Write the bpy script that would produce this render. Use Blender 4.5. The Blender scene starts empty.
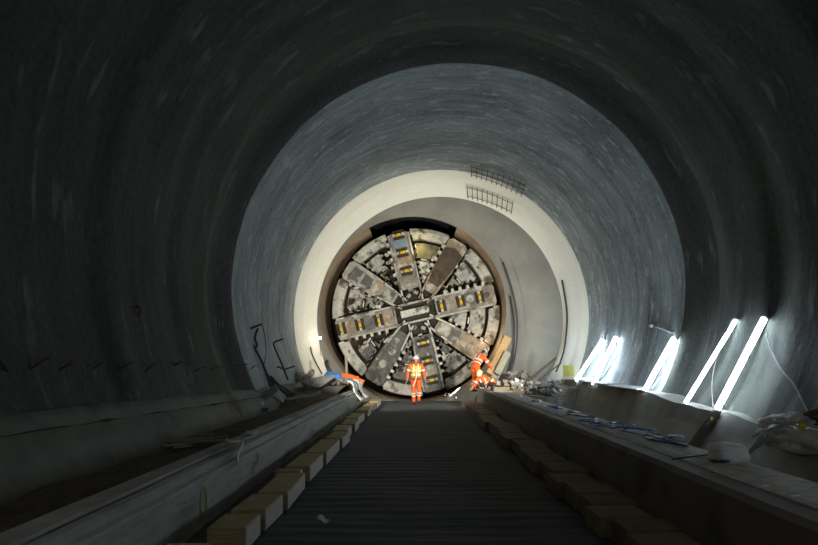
import bpy, bmesh, math, random
from mathutils import Vector, Matrix, noise, Euler
from math import sin, cos, pi, sqrt, radians, atan2
random.seed(7)
S = bpy.context.scene
COL = S.collection
F, VX, VY, EYE = 545.33, 415.0, 363.0, 1.5

def P(px, py, d):
    """real place of something seen at (px,py) and standing d metres down the tunnel"""
    return Vector(((px-VX)/F*d, d, EYE-(py-VY)/F*d))

def kp(px, py, z=.60): d = F*(EYE-z)/(py-VY); return Vector(((px-VX)/F*d, d, z))

# ------------------------------------------------------------ materials
def mat(name):
    m = bpy.data.materials.new(name); m.use_nodes = True
    nt = m.node_tree; b = nt.nodes['Principled BSDF']
    return m, nt, b
def rough_mat(name, c1, c2, scale=4.0, rough=0.85, metal=0.0, bump=0.3, stretch=(1,1,1), uv=False,
              c3=None, s3=1.0, t3=(0.55,0.7), rand=0.0, bdist=0.02, detail=8):
    m, nt, b = mat(name); N, L = nt.nodes, nt.links
    tc = N.new('ShaderNodeTexCoord'); mp = N.new('ShaderNodeMapping'); mp.inputs['Scale'].default_value = stretch
    L.new(tc.outputs['UV' if uv else 'Object'], mp.inputs['Vector'])
    n1 = N.new('ShaderNodeTexNoise'); n1.inputs['Scale'].default_value = scale; n1.inputs['Detail'].default_value = detail
    n1.inputs['Roughness'].default_value = 0.65
    L.new(mp.outputs[0], n1.inputs['Vector'])
    r1 = N.new('ShaderNodeValToRGB'); r1.color_ramp.elements[0].position = 0.33; r1.color_ramp.elements[1].position = 0.68
    r1.color_ramp.elements[0].color = (*c1, 1); r1.color_ramp.elements[1].color = (*c2, 1)
    L.new(n1.outputs['Fac'], r1.inputs['Fac'])
    out = r1.outputs['Color']
    if c3:
        n3 = N.new('ShaderNodeTexNoise'); n3.inputs['Scale'].default_value = s3; n3.inputs['Detail'].default_value = 5
        L.new(mp.outputs[0], n3.inputs['Vector'])
        r3 = N.new('ShaderNodeMapRange'); r3.inputs['From Min'].default_value = t3[0]; r3.inputs['From Max'].default_value = t3[1]
        L.new(n3.outputs['Fac'], r3.inputs['Value'])
        mx = N.new('ShaderNodeMix'); mx.data_type = 'RGBA'
        L.new(r3.outputs[0], mx.inputs['Factor']); L.new(out, mx.inputs['A']); mx.inputs['B'].default_value = (*c3, 1)
        out = mx.outputs['Result']
    if rand:
        oi = N.new('ShaderNodeObjectInfo'); mr = N.new('ShaderNodeMapRange')
        mr.inputs['To Min'].default_value = 1-rand; mr.inputs['To Max'].default_value = 1+rand
        L.new(oi.outputs['Random'], mr.inputs['Value'])
        hs = N.new('ShaderNodeHueSaturation'); L.new(mr.outputs[0], hs.inputs['Value']); L.new(out, hs.inputs['Color'])
        out = hs.outputs['Color']
    L.new(out, b.inputs['Base Color'])
    b.inputs['Roughness'].default_value = rough; b.inputs['Metallic'].default_value = metal
    if bump:
        n2 = N.new('ShaderNodeTexNoise'); n2.inputs['Scale'].default_value = scale*2.5; n2.inputs['Detail'].default_value = 6
        L.new(mp.outputs[0], n2.inputs['Vector'])
        ad = N.new('ShaderNodeMath'); ad.operation = 'ADD'
        L.new(n1.outputs['Fac'], ad.inputs[0]); L.new(n2.outputs['Fac'], ad.inputs[1])
        bp = N.new('ShaderNodeBump'); bp.inputs['Strength'].default_value = bump; bp.inputs['Distance'].default_value = bdist
        L.new(ad.outputs[0], bp.inputs['Height']); L.new(bp.outputs[0], b.inputs['Normal'])
    return m
def plain(name, c, rough=0.6, metal=0.0, emit=0, ec=None):
    m, nt, b = mat(name)
    N, L = nt.nodes, nt.links
    tc = N.new('ShaderNodeTexCoord'); n = N.new('ShaderNodeTexNoise'); n.inputs['Scale'].default_value = 9
    L.new(tc.outputs['Object'], n.inputs['Vector'])
    r = N.new('ShaderNodeMix'); r.data_type = 'RGBA'
    r.inputs['A'].default_value = (*[x*0.75 for x in c], 1); r.inputs['B'].default_value = (*[min(1, x*1.2) for x in c], 1)
    L.new(n.outputs['Fac'], r.inputs['Factor']); L.new(r.outputs['Result'], b.inputs['Base Color'])
    b.inputs['Roughness'].default_value = rough; b.inputs['Metallic'].default_value = metal
    if emit:
        b.inputs['Emission Color'].default_value = (*(ec or c), 1); b.inputs['Emission Strength'].default_value = emit
    return m

M = {}
def wall_mat(name, c, blot, fleck, streak=.25, band=.15, grain=.35, fc=None, ft=(.62,.70)):
    """sprayed concrete; u runs round the tunnel, v along it (metres)"""
    m, nt, b = mat(name); N, L = nt.nodes, nt.links
    tc = N.new('ShaderNodeTexCoord')
    def nz(sx, sy, det=5, rg=.6):
        mp = N.new('ShaderNodeMapping'); mp.inputs['Scale'].default_value = (sx, sy, 1); L.new(tc.outputs['UV'], mp.inputs['Vector'])
        n = N.new('ShaderNodeTexNoise'); n.inputs['Scale'].default_value = 1; n.inputs['Detail'].default_value = det; n.inputs['Roughness'].default_value = rg
        L.new(mp.outputs[0], n.inputs['Vector']); return n.outputs['Fac']
    def mth(op, a, b2):
        q = N.new('ShaderNodeMath'); q.operation = op
        for i, x in enumerate((a, b2)):
            if isinstance(x, (int, float)): q.inputs[i].default_value = x
            else: L.new(x, q.inputs[i])
        return q.outputs[0]
    big, st, bd, gr = nz(.35, .55, 6), nz(.5, 4.5, 6, .7), nz(.03, 1.3, 3), nz(9, 14, 4, .7)
    v = mth('ADD', mth('MULTIPLY', mth('SUBTRACT', big, .5), blot), mth('MULTIPLY', mth('SUBTRACT', st, .5), streak))
    v = mth('ADD', v, mth('MULTIPLY', mth('SUBTRACT', bd, .5), band)); v = mth('ADD', v, mth('MULTIPLY', mth('SUBTRACT', gr, .5), grain))
    v = mth('MAXIMUM', mth('ADD', v, 1.0), .15)
    vm = N.new('ShaderNodeVectorMath'); vm.operation = 'SCALE'; vm.inputs[0].default_value = c; L.new(v, vm.inputs['Scale']); out = vm.outputs[0]
    if fc:
        f = nz(fleck[0], fleck[1], 3, .55); r = N.new('ShaderNodeMapRange'); r.inputs['From Min'].default_value = ft[0]; r.inputs['From Max'].default_value = ft[1]
        L.new(f, r.inputs['Value']); k = mth('MULTIPLY', r.outputs[0], .8)
        mx = N.new('ShaderNodeMix'); mx.data_type = 'RGBA'; L.new(k, mx.inputs['Factor']); L.new(out, mx.inputs['A']); mx.inputs['B'].default_value = (*fc, 1); out = mx.outputs['Result']
    L.new(out, b.inputs['Base Color']); b.inputs['Roughness'].default_value = .88
    h = mth('ADD', mth('MULTIPLY', nz(.6, 2.2, 6, .65), 1.0), mth('MULTIPLY', gr, .25))
    bp = N.new('ShaderNodeBump'); bp.inputs['Strength'].default_value = .5; bp.inputs['Distance'].default_value = .05
    L.new(h, bp.inputs['Height']); L.new(bp.outputs[0], b.inputs['Normal']); return m
M['shot_dark'] = wall_mat('shot_dark', (.062,.068,.055), 1.1, (.9,3.5), 1.2, .9, 1.8, (.17,.19,.175), (.60,.72))  # pale flecks put light caught on the rough lining into the colour
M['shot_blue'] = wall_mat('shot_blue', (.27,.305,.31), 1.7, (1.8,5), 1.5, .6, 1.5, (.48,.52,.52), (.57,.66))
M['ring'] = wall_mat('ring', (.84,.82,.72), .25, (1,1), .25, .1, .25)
M['head'] = rough_mat('head', (.21,.205,.18), (.29,.28,.245), .8, .9, bump=.3, c3=(.20,.195,.175), s3=.6)
M['recess'] = rough_mat('recess', (.24,.18,.12), (.44,.33,.22), 2.0, .9, bump=.5)
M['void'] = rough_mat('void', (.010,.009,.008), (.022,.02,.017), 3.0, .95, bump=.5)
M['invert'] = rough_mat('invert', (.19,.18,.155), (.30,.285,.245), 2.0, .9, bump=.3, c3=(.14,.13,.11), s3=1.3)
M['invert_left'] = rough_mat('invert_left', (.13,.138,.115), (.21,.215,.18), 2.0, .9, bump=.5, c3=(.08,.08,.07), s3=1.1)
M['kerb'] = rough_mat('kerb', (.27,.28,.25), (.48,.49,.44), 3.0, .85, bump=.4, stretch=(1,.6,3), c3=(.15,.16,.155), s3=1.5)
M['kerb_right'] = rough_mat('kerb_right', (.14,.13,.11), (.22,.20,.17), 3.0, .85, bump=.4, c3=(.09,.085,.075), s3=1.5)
M['dust'] = rough_mat('dust', (.42,.41,.36), (.68,.65,.58), 8.0, .95, bump=.8, c3=(.24,.21,.165), s3=2.5, bdist=.03)
M['dirt'] = rough_mat('dirt', (.07,.062,.05), (.16,.14,.11), 6.0, .95, bump=1, bdist=.06)
M['floor'] = rough_mat('floor', (.04,.05,.056), (.08,.097,.105), 2.0, .85, bump=.6, stretch=(.35,3,1), c3=(.045,.055,.06), s3=1.2, bdist=.02)
M['rock'] = rough_mat('rock', (.17,.16,.14), (.50,.48,.43), 6.0, .9, bump=.8, rand=.2)
M['rock_dark'] = rough_mat('rock_dark', (.12,.115,.10), (.30,.28,.25), 6.0, .9, bump=.8)
M['slab'] = rough_mat('slab', (.30,.30,.27), (.50,.49,.44), 4.0, .85, bump=.4, rand=.15)
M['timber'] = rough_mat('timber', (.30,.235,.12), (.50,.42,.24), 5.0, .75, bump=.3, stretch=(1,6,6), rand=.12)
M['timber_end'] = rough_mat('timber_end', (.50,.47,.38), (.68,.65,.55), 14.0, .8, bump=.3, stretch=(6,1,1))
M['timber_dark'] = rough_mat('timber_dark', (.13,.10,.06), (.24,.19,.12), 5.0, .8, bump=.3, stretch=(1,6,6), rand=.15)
M['plank'] = rough_mat('plank', (.45,.27,.12), (.65,.42,.20), 4.0, .7, bump=.2, stretch=(6,6,1))
M['plank_grey'] = rough_mat('plank_grey', (.25,.24,.17), (.38,.36,.26), 4.0, .8, bump=.2, stretch=(6,6,1))
M['rebar'] = rough_mat('rebar', (.05,.035,.025), (.11,.08,.06), 20.0, .8, bump=.3)
M['steelbar'] = rough_mat('steelbar', (.30,.31,.32), (.5,.5,.5), 20.0, .5, metal=.4, bump=.2)
M['rust'] = rough_mat('rust', (.08,.045,.03), (.16,.09,.055), 15.0, .8, bump=.3)
M['tbm_panel'] = rough_mat('tbm_panel', (.34,.33,.29), (.66,.64,.57), 4.5, .75, bump=.6, c3=(.12,.10,.07), s3=2.6, t3=(.50,.62), rand=.18)
M['tbm_arm'] = rough_mat('tbm_arm', (.17,.15,.12), (.40,.36,.29), 5, .75, bump=.6, c3=(.52,.49,.42), s3=3, t3=(.56,.66), rand=.12)
M['tbm_olive_lit'] = rough_mat('tbm_olive_lit', (.11,.10,.05), (.24,.21,.11), 2.6, .8, bump=.5, rand=.1)  # warm yellow light on the upper sectors, put into the panel colour
M['tbm_brown'] = rough_mat('tbm_brown', (.22,.165,.11), (.46,.37,.27), 5, .8, bump=.6, c3=(.58,.53,.45), s3=3, t3=(.52,.62), rand=.1)
M['tbm_grey'] = rough_mat('tbm_grey', (.09,.09,.083), (.20,.195,.18), 5, .8, bump=.6, c3=(.42,.40,.36), s3=3, t3=(.56,.66), rand=.1)
M['tbm_muck'] = rough_mat('tbm_muck', (.05,.038,.025), (.13,.10,.07), 5, .9, bump=.8)
M['tbm_dark'] = rough_mat('tbm_dark', (.025,.022,.017), (.07,.058,.042), 3.0, .9, bump=.5)
M['tbm_light'] = rough_mat('tbm_light', (.50,.49,.43), (.76,.74,.66), 6.0, .6, bump=.3, c3=(.16,.13,.09), s3=3, t3=(.54,.64), rand=.15)
M['yellow'] = plain('yellow', (.85,.52,.02), .5)
M['blue_plate'] = plain('blue_plate', (.22,.30,.38), .6)
M['orange'] = rough_mat('orange', (.72,.11,.01), (.90,.17,.018), 8, .75, bump=.4)
M['vest'] = plain('vest', (.85,.62,.06), .7)
M['silver'] = plain('silver', (.82,.82,.78), .35)
M['skin'] = plain('skin', (.55,.34,.25), .6)
M['helmet'] = plain('helmet', (.85,.85,.82), .35)
M['helmet_yellow'] = plain('helmet_yellow', (.85,.72,.38), .4)
M['boot'] = plain('boot', (.06,.035,.02), .7)
M['glove'] = plain('glove', (.45,.42,.38), .8)
M['black'] = plain('black', (.02,.02,.022), .6)
M['eye'] = plain('eye', (.03,.02,.02), .3)
M['cable'] = plain('cable', (.03,.03,.03), .5)
M['cable_grey'] = plain('cable_grey', (.40,.41,.42), .5)
M['cable_blue'] = plain('cable_blue', (.06,.16,.32), .5)
M['tarp'] = plain('tarp', (.05,.20,.60), .5)
M['barrier'] = plain('barrier', (1.0,.16,.02), .6)
M['white_cloth'] = rough_mat('white_cloth', (.72,.74,.73), (.88,.9,.9), 8, .7, bump=.5)
M['cloth_blue'] = rough_mat('cloth_blue', (.40,.47,.55), (.70,.75,.8), 8, .6, bump=.5)
M['board'] = rough_mat('board', (.45,.46,.44), (.62,.62,.59), 4, .7, bump=.2, rand=.1)
M['paper'] = plain('paper', (.62,.60,.16), .8)
M['yellow_paint'] = plain('yellow_paint', (.42,.41,.09), .8)
M['white_paint'] = plain('white_paint', (.45,.47,.44), .8)
M['housing'] = plain('housing', (.55,.57,.58), .5)
M['tube_far'] = plain('tube_far', (.9,.95,1), .5, emit=62, ec=(.72,.87,1.0))
M['tube_near'] = plain('tube_near', (.9,.95,1), .5, emit=40, ec=(.72,.87,1.0))
M['bulb'] = plain('bulb', (1,.95,.85), .5, emit=28, ec=(1,.88,.68))
M['spark'] = plain('spark', (1,.9,.95), .5, emit=5, ec=(1,.85,.9))
M['purple'] = plain('purple', (.5,.35,.5), .5)

# ------------------------------------------------------------ mesh builder
class MB:
    def __init__(s): s.v = []; s.f = []; s.mi = []; s.uv = None
    def add(s, vs, fs, mi=0):
        o = len(s.v); s.v += [Vector(a) for a in vs]; s.f += [tuple(i+o for i in f) for f in fs]; s.mi += [mi]*len(fs); return s
    def box(s, c, size, rot=None, mi=0, bev=0):
        R = rot if rot is not None else Matrix.Identity(3)
        c = Vector(c); hx, hy, hz = [a/2 for a in size]
        if bev:
            bm = bmesh.new(); bmesh.ops.create_cube(bm, size=1)
            for v in bm.verts: v.co = Vector((v.co.x*size[0], v.co.y*size[1], v.co.z*size[2]))
            bmesh.ops.bevel(bm, geom=bm.edges[:], offset=bev, segments=2, affect='EDGES')
            bm.verts.index_update()
            s.add([c+R@v.co for v in bm.verts], [[v.index for v in f.verts] for f in bm.faces], mi); bm.free(); return s
        vs = [c+R@Vector((x*hx, y*hy, z*hz)) for x in (-1,1) for y in (-1,1) for z in (-1,1)]
        return s.add(vs, [(0,1,3,2),(4,6,7,5),(0,4,5,1),(2,3,7,6),(0,2,6,4),(1,5,7,3)], mi)
    def tube(s, pts, r, n=8, mi=0, closed=True):
        pts = [Vector(p) for p in pts]; rs = r if isinstance(r, (list, tuple)) else [r]*len(pts)
        rings = []; up = None
        for i, p in enumerate(pts):
            t = (pts[min(i+1, len(pts)-1)]-pts[max(i-1, 0)]).normalized()
            if up is None: up = Vector((0,0,1)) if abs(t.z) < .9 else Vector((1,0,0))
            a = t.cross(up)
            if a.length < 1e-4: a = t.cross(Vector((0,1,0)))
            a.normalize(); b = a.cross(t).normalized(); up = b
            rings.append([p+(a*cos(2*pi*k/n)+b*sin(2*pi*k/n))*rs[i] for k in range(n)])
        vs = [v for q in rings for v in q]; fs = []
        for i in range(len(pts)-1):
            for k in range(n):
                k2 = (k+1) % n; fs.append((i*n+k, i*n+k2, (i+1)*n+k2, (i+1)*n+k))
        if closed: fs += [tuple(range(n))[::-1], tuple((len(pts)-1)*n+k for k in range(n))]
        return s.add(vs, fs, mi)
    def ell(s, c, r, rot=None, nu=14, nv=9, fn=None, mi=0):
        c = Vector(c); R = rot if rot is not None else Matrix.Identity(3)
        rr = r if isinstance(r, (list, tuple)) else (r, r, r)
        vs = []; fs = []
        def pt(th, ph):
            q = Vector((sin(ph)*cos(th), sin(ph)*sin(th), cos(ph)))
            k = fn(q) if fn else 1
            return c+R@Vector((q.x*rr[0]*k, q.y*rr[1]*k, q.z*rr[2]*k))
        vs.append(pt(0, 0))
        for j in range(1, nv):
            for i in range(nu): vs.append(pt(2*pi*i/nu, pi*j/nv))
        vs.append(pt(0, pi))
        for i in range(nu): fs.append((0, 1+i, 1+(i+1) % nu))
        for j in range(nv-2):
            for i in range(nu):
                a = 1+j*nu; fs.append((a+i, a+nu+i, a+nu+(i+1) % nu, a+(i+1) % nu))
        a = 1+(nv-2)*nu
        for i in range(nu): fs.append((a+i, len(vs)-1, a+(i+1) % nu))
        return s.add(vs, fs, mi)
    def prism(s, poly, y0, y1, mi=0, T=None):
        """poly in (x,z), extruded along y"""
        n = len(poly); vs = [Vector((x, y0, z)) for x, z in poly]+[Vector((x, y1, z)) for x, z in poly]
        if T is not None: vs = [T@v for v in vs]
        fs = [tuple(range(n)), tuple(range(2*n-1, n-1, -1))]+[(i, n+i, n+(i+1) % n, (i+1) % n) for i in range(n)]
        return s.add(vs, fs, mi)
    def strip(s, A, B, y0, y1, T=None, mi=0):
        """quad-strip slab between two boundary polylines A and B given in (x,z)"""
        n = len(A); vs = []
        for (x, z) in A: vs += [Vector((x, y0, z)), Vector((x, y1, z))]
        for (x, z) in B: vs += [Vector((x, y0, z)), Vector((x, y1, z))]
        if T is not None: vs = [T@v for v in vs]
        fs = []
        for i in range(n-1):
            a, b = 2*i, 2*n+2*i
            fs += [(a, b, b+2, a+2), (a+1, a+3, b+3, b+1), (a, a+2, a+3, a+1), (b, b+1, b+3, b+2)]
        fs += [(0, 1, 2*n+1, 2*n), (2*n-2, 4*n-2, 4*n-1, 2*n-1)]
        return s.add(vs, fs, mi)
    def lathe_y(s, prof, n=64, c=(0,0), a0=0, a1=2*pi, T=None, mi=0, wrap=True):
        """prof: list of (radius, y), revolved about the y axis"""
        full = abs(a1-a0-2*pi) < 1e-6; m = n if full else n+1; vs = []; fs = []
        for i in range(m):
            a = a0+(a1-a0)*i/n
            for r, y in prof: vs.append(Vector((c[0]+r*cos(a), y, c[1]+r*sin(a))))
        if T is not None: vs = [T@v for v in vs]
        k = len(prof); kk = k if wrap else k-1
        for i in range(n):
            i2 = (i+1) % m
            for j in range(kk):
                j2 = (j+1) % k; fs.append((i*k+j, i*k+j2, i2*k+j2, i2*k+j))
        if not full and wrap: fs += [tuple(range(k))[::-1], tuple((m-1)*k+j for j in range(k))]
        return s.add(vs, fs, mi)
    def build(s, name, m, parent=None, origin=(0,0,0), smooth=False, fix=True, rot=None):
        me = bpy.data.meshes.new(name); o = Vector(origin)
        me.from_pydata([v-o for v in s.v], [], s.f); me.update()
        ms = m if isinstance(m, (list, tuple)) else [m]
        for q in ms: me.materials.append(q)
        for p, i in zip(me.polygons, s.mi): p.material_index = i
        if fix:
            bm = bmesh.new(); bm.from_mesh(me); bmesh.ops.recalc_face_normals(bm, faces=bm.faces); bm.to_mesh(me); bm.free()
        if smooth:
            for p in me.polygons: p.use_smooth = True
        ob = bpy.data.objects.new(name, me); COL.objects.link(ob)
        if parent: ob.parent = parent
        else: ob.location = o
        return ob
def tag(o, label, cat, group=None, kind=None):
    if label: o['label'] = label
    if cat: o['category'] = cat
    if group: o['group'] = group
    if kind: o['kind'] = kind
    return o
def thing(name, label, cat, loc=(0,0,0), group=None):
    o = bpy.data.objects.new(name, None); COL.objects.link(o); o.location = loc; o.empty_display_size = .2
    return tag(o, label, cat, group)
def struct(o): o['kind'] = 'structure'; return o
def bez(p, n=10):
    """smooth curve through points (Catmull-Rom)"""
    p = [Vector(q) for q in p]; out = []
    for i in range(len(p)-1):
        a, b, c, d = p[max(i-1,0)], p[i], p[i+1], p[min(i+2, len(p)-1)]
        for k in range(n):
            t = k/n
            out.append(.5*((2*b)+(c-a)*t+(2*a-5*b+4*c-d)*t*t+(3*b-a-3*c+d)*t**3))
    out.append(p[-1]); return out
def rock_fn(seed, amp=.35, f=1.6):
    o = Vector((seed*3.1, seed*1.7, seed*.9))
    return lambda q: 1+amp*noise.noise(q*f+o)+.3*amp*noise.noise(q*f*3+o)
def sheet(name, m, c, w, h, rot, thick=.012, wav=.05, fr=3, n=14, seed=0, parent=None, label=None, cat=None, group=None, drape=None):
    mb = MB(); vs = []; fs = []
    R = Euler([radians(a) for a in rot]).to_matrix()
    for i in range(n+1):
        for j in range(n+1):
            x, y = (i/n-.5)*w, (j/n-.5)*h
            z = wav*noise.noise(Vector((x*fr+seed*5, y*fr, seed)))
            if drape: x, y, z = drape(x, y, z)
            vs.append(Vector(c)+R@Vector((x, y, z)))
    for i in range(n):
        for j in range(n): a = i*(n+1)+j; fs.append((a, a+1, a+n+2, a+n+1))
    mb.add(vs, fs); o = mb.build(name, m, parent, origin=c if not parent else (0,0,0), smooth=True)
    md = o.modifiers.new('thickness', 'SOLIDIFY'); md.thickness = thick
    if label: tag(o, label, cat, group)
    return o

# ------------------------------------------------------------ cavern profile
RP = [(-5,5.62),(2,5.62),(3.2,5.57),(4.0,5.63),(4.8,5.57),(5.6,5.62),(6.3,5.58),(7.0,5.66),(7.6,5.67),(7.95,5.53),(8.6,5.55),(9.3,5.53),(9.9,5.6),(10.3,5.52),
      (11.1,5.50),(11.4,5.50),(11.9,5.60),(12.15,5.74),(12.5,5.74),(13.25,5.50),(13.6,5.49),(14.6,5.53),(15.3,5.50),(16.4,5.53),(17.2,5.50),(18.4,5.52),
      (20.05,5.50),(20.25,5.43),(20.6,5.24),(20.95,4.98),(21.2,4.78)]
def lerp_tab(T, d):
    if d <= T[0][0]: return T[0][1]
    for (a, x), (b, y) in zip(T, T[1:]):
        if d <= b:
            t = (d-a)/(b-a); t = t*t*(3-2*t); return x+(y-x)*t
    return T[-1][1]
def Rad(d): return lerp_tab(RP, d)
def Cen(d):
    t = min(1, max(0, (d-17)/3.5)); return 1.06-.09*t, 3.28-.10*t
def onwall(px, py, inset=0.0):
    d = 4.0
    while d < 21.2:
        p = P(px, py, d); cx, cz = Cen(d)
        if math.hypot(p.x-cx, p.z-cz) > Rad(d)-inset: return p
        d += .01
    return P(px, py, 21.2)
LIP = [(4,.42),(8.9,.48),(10.3,.60),(11.5,.65),(13.6,.80),(17.5,.87),(21,.9)]

ds = []; d = -5.0
while d < 21.2: ds.append(d); d += .13 if d < 12 else .11
ds.append(21.2)
def shell(name, t0, t1, nseg):
    """one stretch of the sprayed lining between two angles"""
    mb = MB(); vs = []; fs = []; mi = []; uvs = []
    for d in ds:
        cx, cz = Cen(d); R = Rad(d)
        for k in range(nseg+1):
            t = t0+(t1-t0)*k/nseg
            a = 0 if d > 20 else .03*noise.noise(Vector((t*3.0, d*.9, 3)))+.012*noise.noise(Vector((t*11, d*2.5, 9)))
            # the round joints wander a little
            r = (Rad(d+.12*noise.noise(Vector((t*2.2, 0, 1))) if d < 19.5 else d))+a
            vs.append(Vector((cx+r*cos(t), d, cz+r*sin(t)))); uvs.append((t*5.5, d))
    w = nseg+1
    for i in range(len(ds)-1):
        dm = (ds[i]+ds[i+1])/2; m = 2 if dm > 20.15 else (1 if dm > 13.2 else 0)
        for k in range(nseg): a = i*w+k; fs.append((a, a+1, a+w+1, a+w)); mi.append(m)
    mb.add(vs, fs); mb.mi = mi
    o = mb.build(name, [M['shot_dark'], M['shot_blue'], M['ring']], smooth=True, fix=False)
    ul = o.data.uv_layers.new(name='UVMap')
    for l in o.data.loops: ul.data[l.index].uv = uvs[l.vertex_index]
    return struct(o)
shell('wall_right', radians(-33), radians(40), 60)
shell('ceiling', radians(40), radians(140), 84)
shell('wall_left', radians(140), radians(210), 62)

# end wall: concrete face around the bored eye
HC, HR = (.97, 3.18), 4.80
OC, OR_ = (-.08, 3.62), 3.71
mb = MB(); n = 128; vs = []; fs = []; L = 6
for k in range(n):
    a = 2*pi*k/n; dx, dz = cos(a), sin(a)
    ox, oz = OC[0]-HC[0], OC[1]-HC[1]; b = ox*dx+oz*dz; c = ox*ox+oz*oz-HR*HR
    ro = max(OR_+.01, -b+sqrt(b*b-c))
    for j in range(L+1):
        r = OR_+(ro-OR_)*j/L; vs.append(Vector((OC[0]+r*dx, 21.2+(.55*(1-j/L)**1.6), OC[1]+r*dz)))
for k in range(n):
    for j in range(L): a, b = k*(L+1)+j, ((k+1) % n)*(L+1)+j; fs.append((a, a+1, b+1, b))
mb.add(vs, fs); struct(mb.build('wall_back', M['head'], smooth=True, fix=False))
# soffit of the bored eye; cut away over the crown where it runs back into the dark
TA0, TA1 = radians(62), radians(118)
mb = MB(); mb.lathe_y([(OR_, 21.73),(OR_+.02, 21.95),(OR_, 22.6),(OR_+.0, 24.4)], 110, OC, TA1, TA0+2*pi, wrap=False)
struct(mb.build('trim_1', M['recess'], smooth=True, fix=False))
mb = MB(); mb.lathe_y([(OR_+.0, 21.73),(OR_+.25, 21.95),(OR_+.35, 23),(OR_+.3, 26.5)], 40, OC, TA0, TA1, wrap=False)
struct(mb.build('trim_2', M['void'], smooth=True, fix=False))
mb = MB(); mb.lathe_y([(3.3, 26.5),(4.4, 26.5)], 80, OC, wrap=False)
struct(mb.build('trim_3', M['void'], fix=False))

# invert lining below the walls
def invert(name, m, prof, dlist):
    mb = MB(); vs = []; fs = []
    for d in dlist: vs += [Vector((x, d, z)) for x, z in prof(d)]
    w = len(prof(dlist[0]))
    for i in range(len(dlist)-1):
        for k in range(w-1): a = i*w+k; fs.append((a, a+1, a+w+1, a+w))
    mb.add(vs, fs); return struct(mb.build(name, m, smooth=False, fix=False))
def TL(d): return 206.75+min(8.5, max(-2, d-5))*.21
def left_prof(d):
    cx, cz = Cen(d); out = []
    for k in range(15):
        t = radians(TL(d)+.15+(262-TL(d))*k/14)
        r = 5.44+.02*noise.noise(Vector((t*4, d*1.2, 5)))
        out.append((cx+r*cos(t), cz+r*sin(t)))
    # small back-set above so the joint reads as a dark crack
    x0, z0 = out[0]; return [(x0-.25, z0+.005+.006*noise.noise(Vector((d*5, 0, 0))))]+out
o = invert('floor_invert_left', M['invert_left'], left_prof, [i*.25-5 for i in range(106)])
for p in o.data.polygons: p.use_smooth = True
mb = MB(); pts = []; rr = []
for i in range(300):
    d = -3+i*.075; cx, cz = Cen(d); t = radians(TL(d)+.1); r = 5.46
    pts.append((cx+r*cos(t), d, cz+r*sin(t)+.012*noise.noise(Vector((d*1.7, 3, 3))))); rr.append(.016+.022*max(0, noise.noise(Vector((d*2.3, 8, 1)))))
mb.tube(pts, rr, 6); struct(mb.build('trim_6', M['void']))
mb = MB(); vs = []; fs = []
for i in range(150):
    d = -4.5+i*.16; cx, cz = Cen(d)
    for t, r in ((TL(d)-2.6+.25*noise.noise(Vector((d*.8,0,6))), 5.62), (TL(d)-2.5+.25*noise.noise(Vector((d*.8,0,6))), 5.50), (TL(d)-1.2, 5.47), (TL(d), 5.455)):
        t = radians(t); vs.append(Vector((cx+r*cos(t), d, cz+r*sin(t))))
for i in range(149):
    for k in range(3): a = i*4+k; fs.append((a, a+1, a+5, a+4))
mb.add(vs, fs); struct(mb.build('trim_7', M['invert_left'], smooth=True, fix=False))
def right_prof(d, r=5.24):
    cx, cz = Cen(d); zl = lerp_tab(LIP, d)+.012*noise.noise(Vector((d*3, 2, 0)))
    t0 = math.asin((zl-cz)/r); out = [(cx+5.75*cos(t0)+.1, zl+.02)]
    for k in range(15):
        t = t0+(radians(-84)-t0)*k/14; out.append((cx+r*cos(t), cz+r*sin(t)))
    return out
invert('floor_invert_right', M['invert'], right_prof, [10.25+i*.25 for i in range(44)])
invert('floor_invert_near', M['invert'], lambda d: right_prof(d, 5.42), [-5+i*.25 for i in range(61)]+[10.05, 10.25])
mb = MB(); A = right_prof(10.25); B = right_prof(10.25, 5.42)
mb.add([Vector((x, 10.25, z)) for x, z in A]+[Vector((x, 10.25, z)) for x, z in B], [(k, k+1, k+1+len(A), k+len(A)) for k in range(len(A)-1)])
struct(mb.build('trim_4', M['invert'], fix=False))

# ribbed slab between the kerbs
mb = MB(); vs = []; fs = []; nx = 30; dd = []; d = -3.0
while d < 21.9: dd.append(d); d += .04
for d in dd:
    for i in range(nx+1):
        x = -1.96+4.18*i/nx
        ph = (d+.03*noise.noise(Vector((x*.8, d*.3, 2))))/.24
        z = .008*max(0, sin(2*pi*ph))**.6+.02*noise.noise(Vector((x*1.3, d*1.3, 0)))-.012
        vs.append(Vector((x, d, z)))
for i in range(len(dd)-1):
    for k in range(nx): a = i*(nx+1)+k; fs.append((a, a+1, a+nx+2, a+nx+1))
mb.add(vs, fs); struct(mb.build('floor', M['floor'], smooth=True, fix=False))
mb = MB(); mb.box((.13, 22.0, -.6), (4.18, .12, 1.2)); struct(mb.build('trim_5', M['dirt']))

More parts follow.
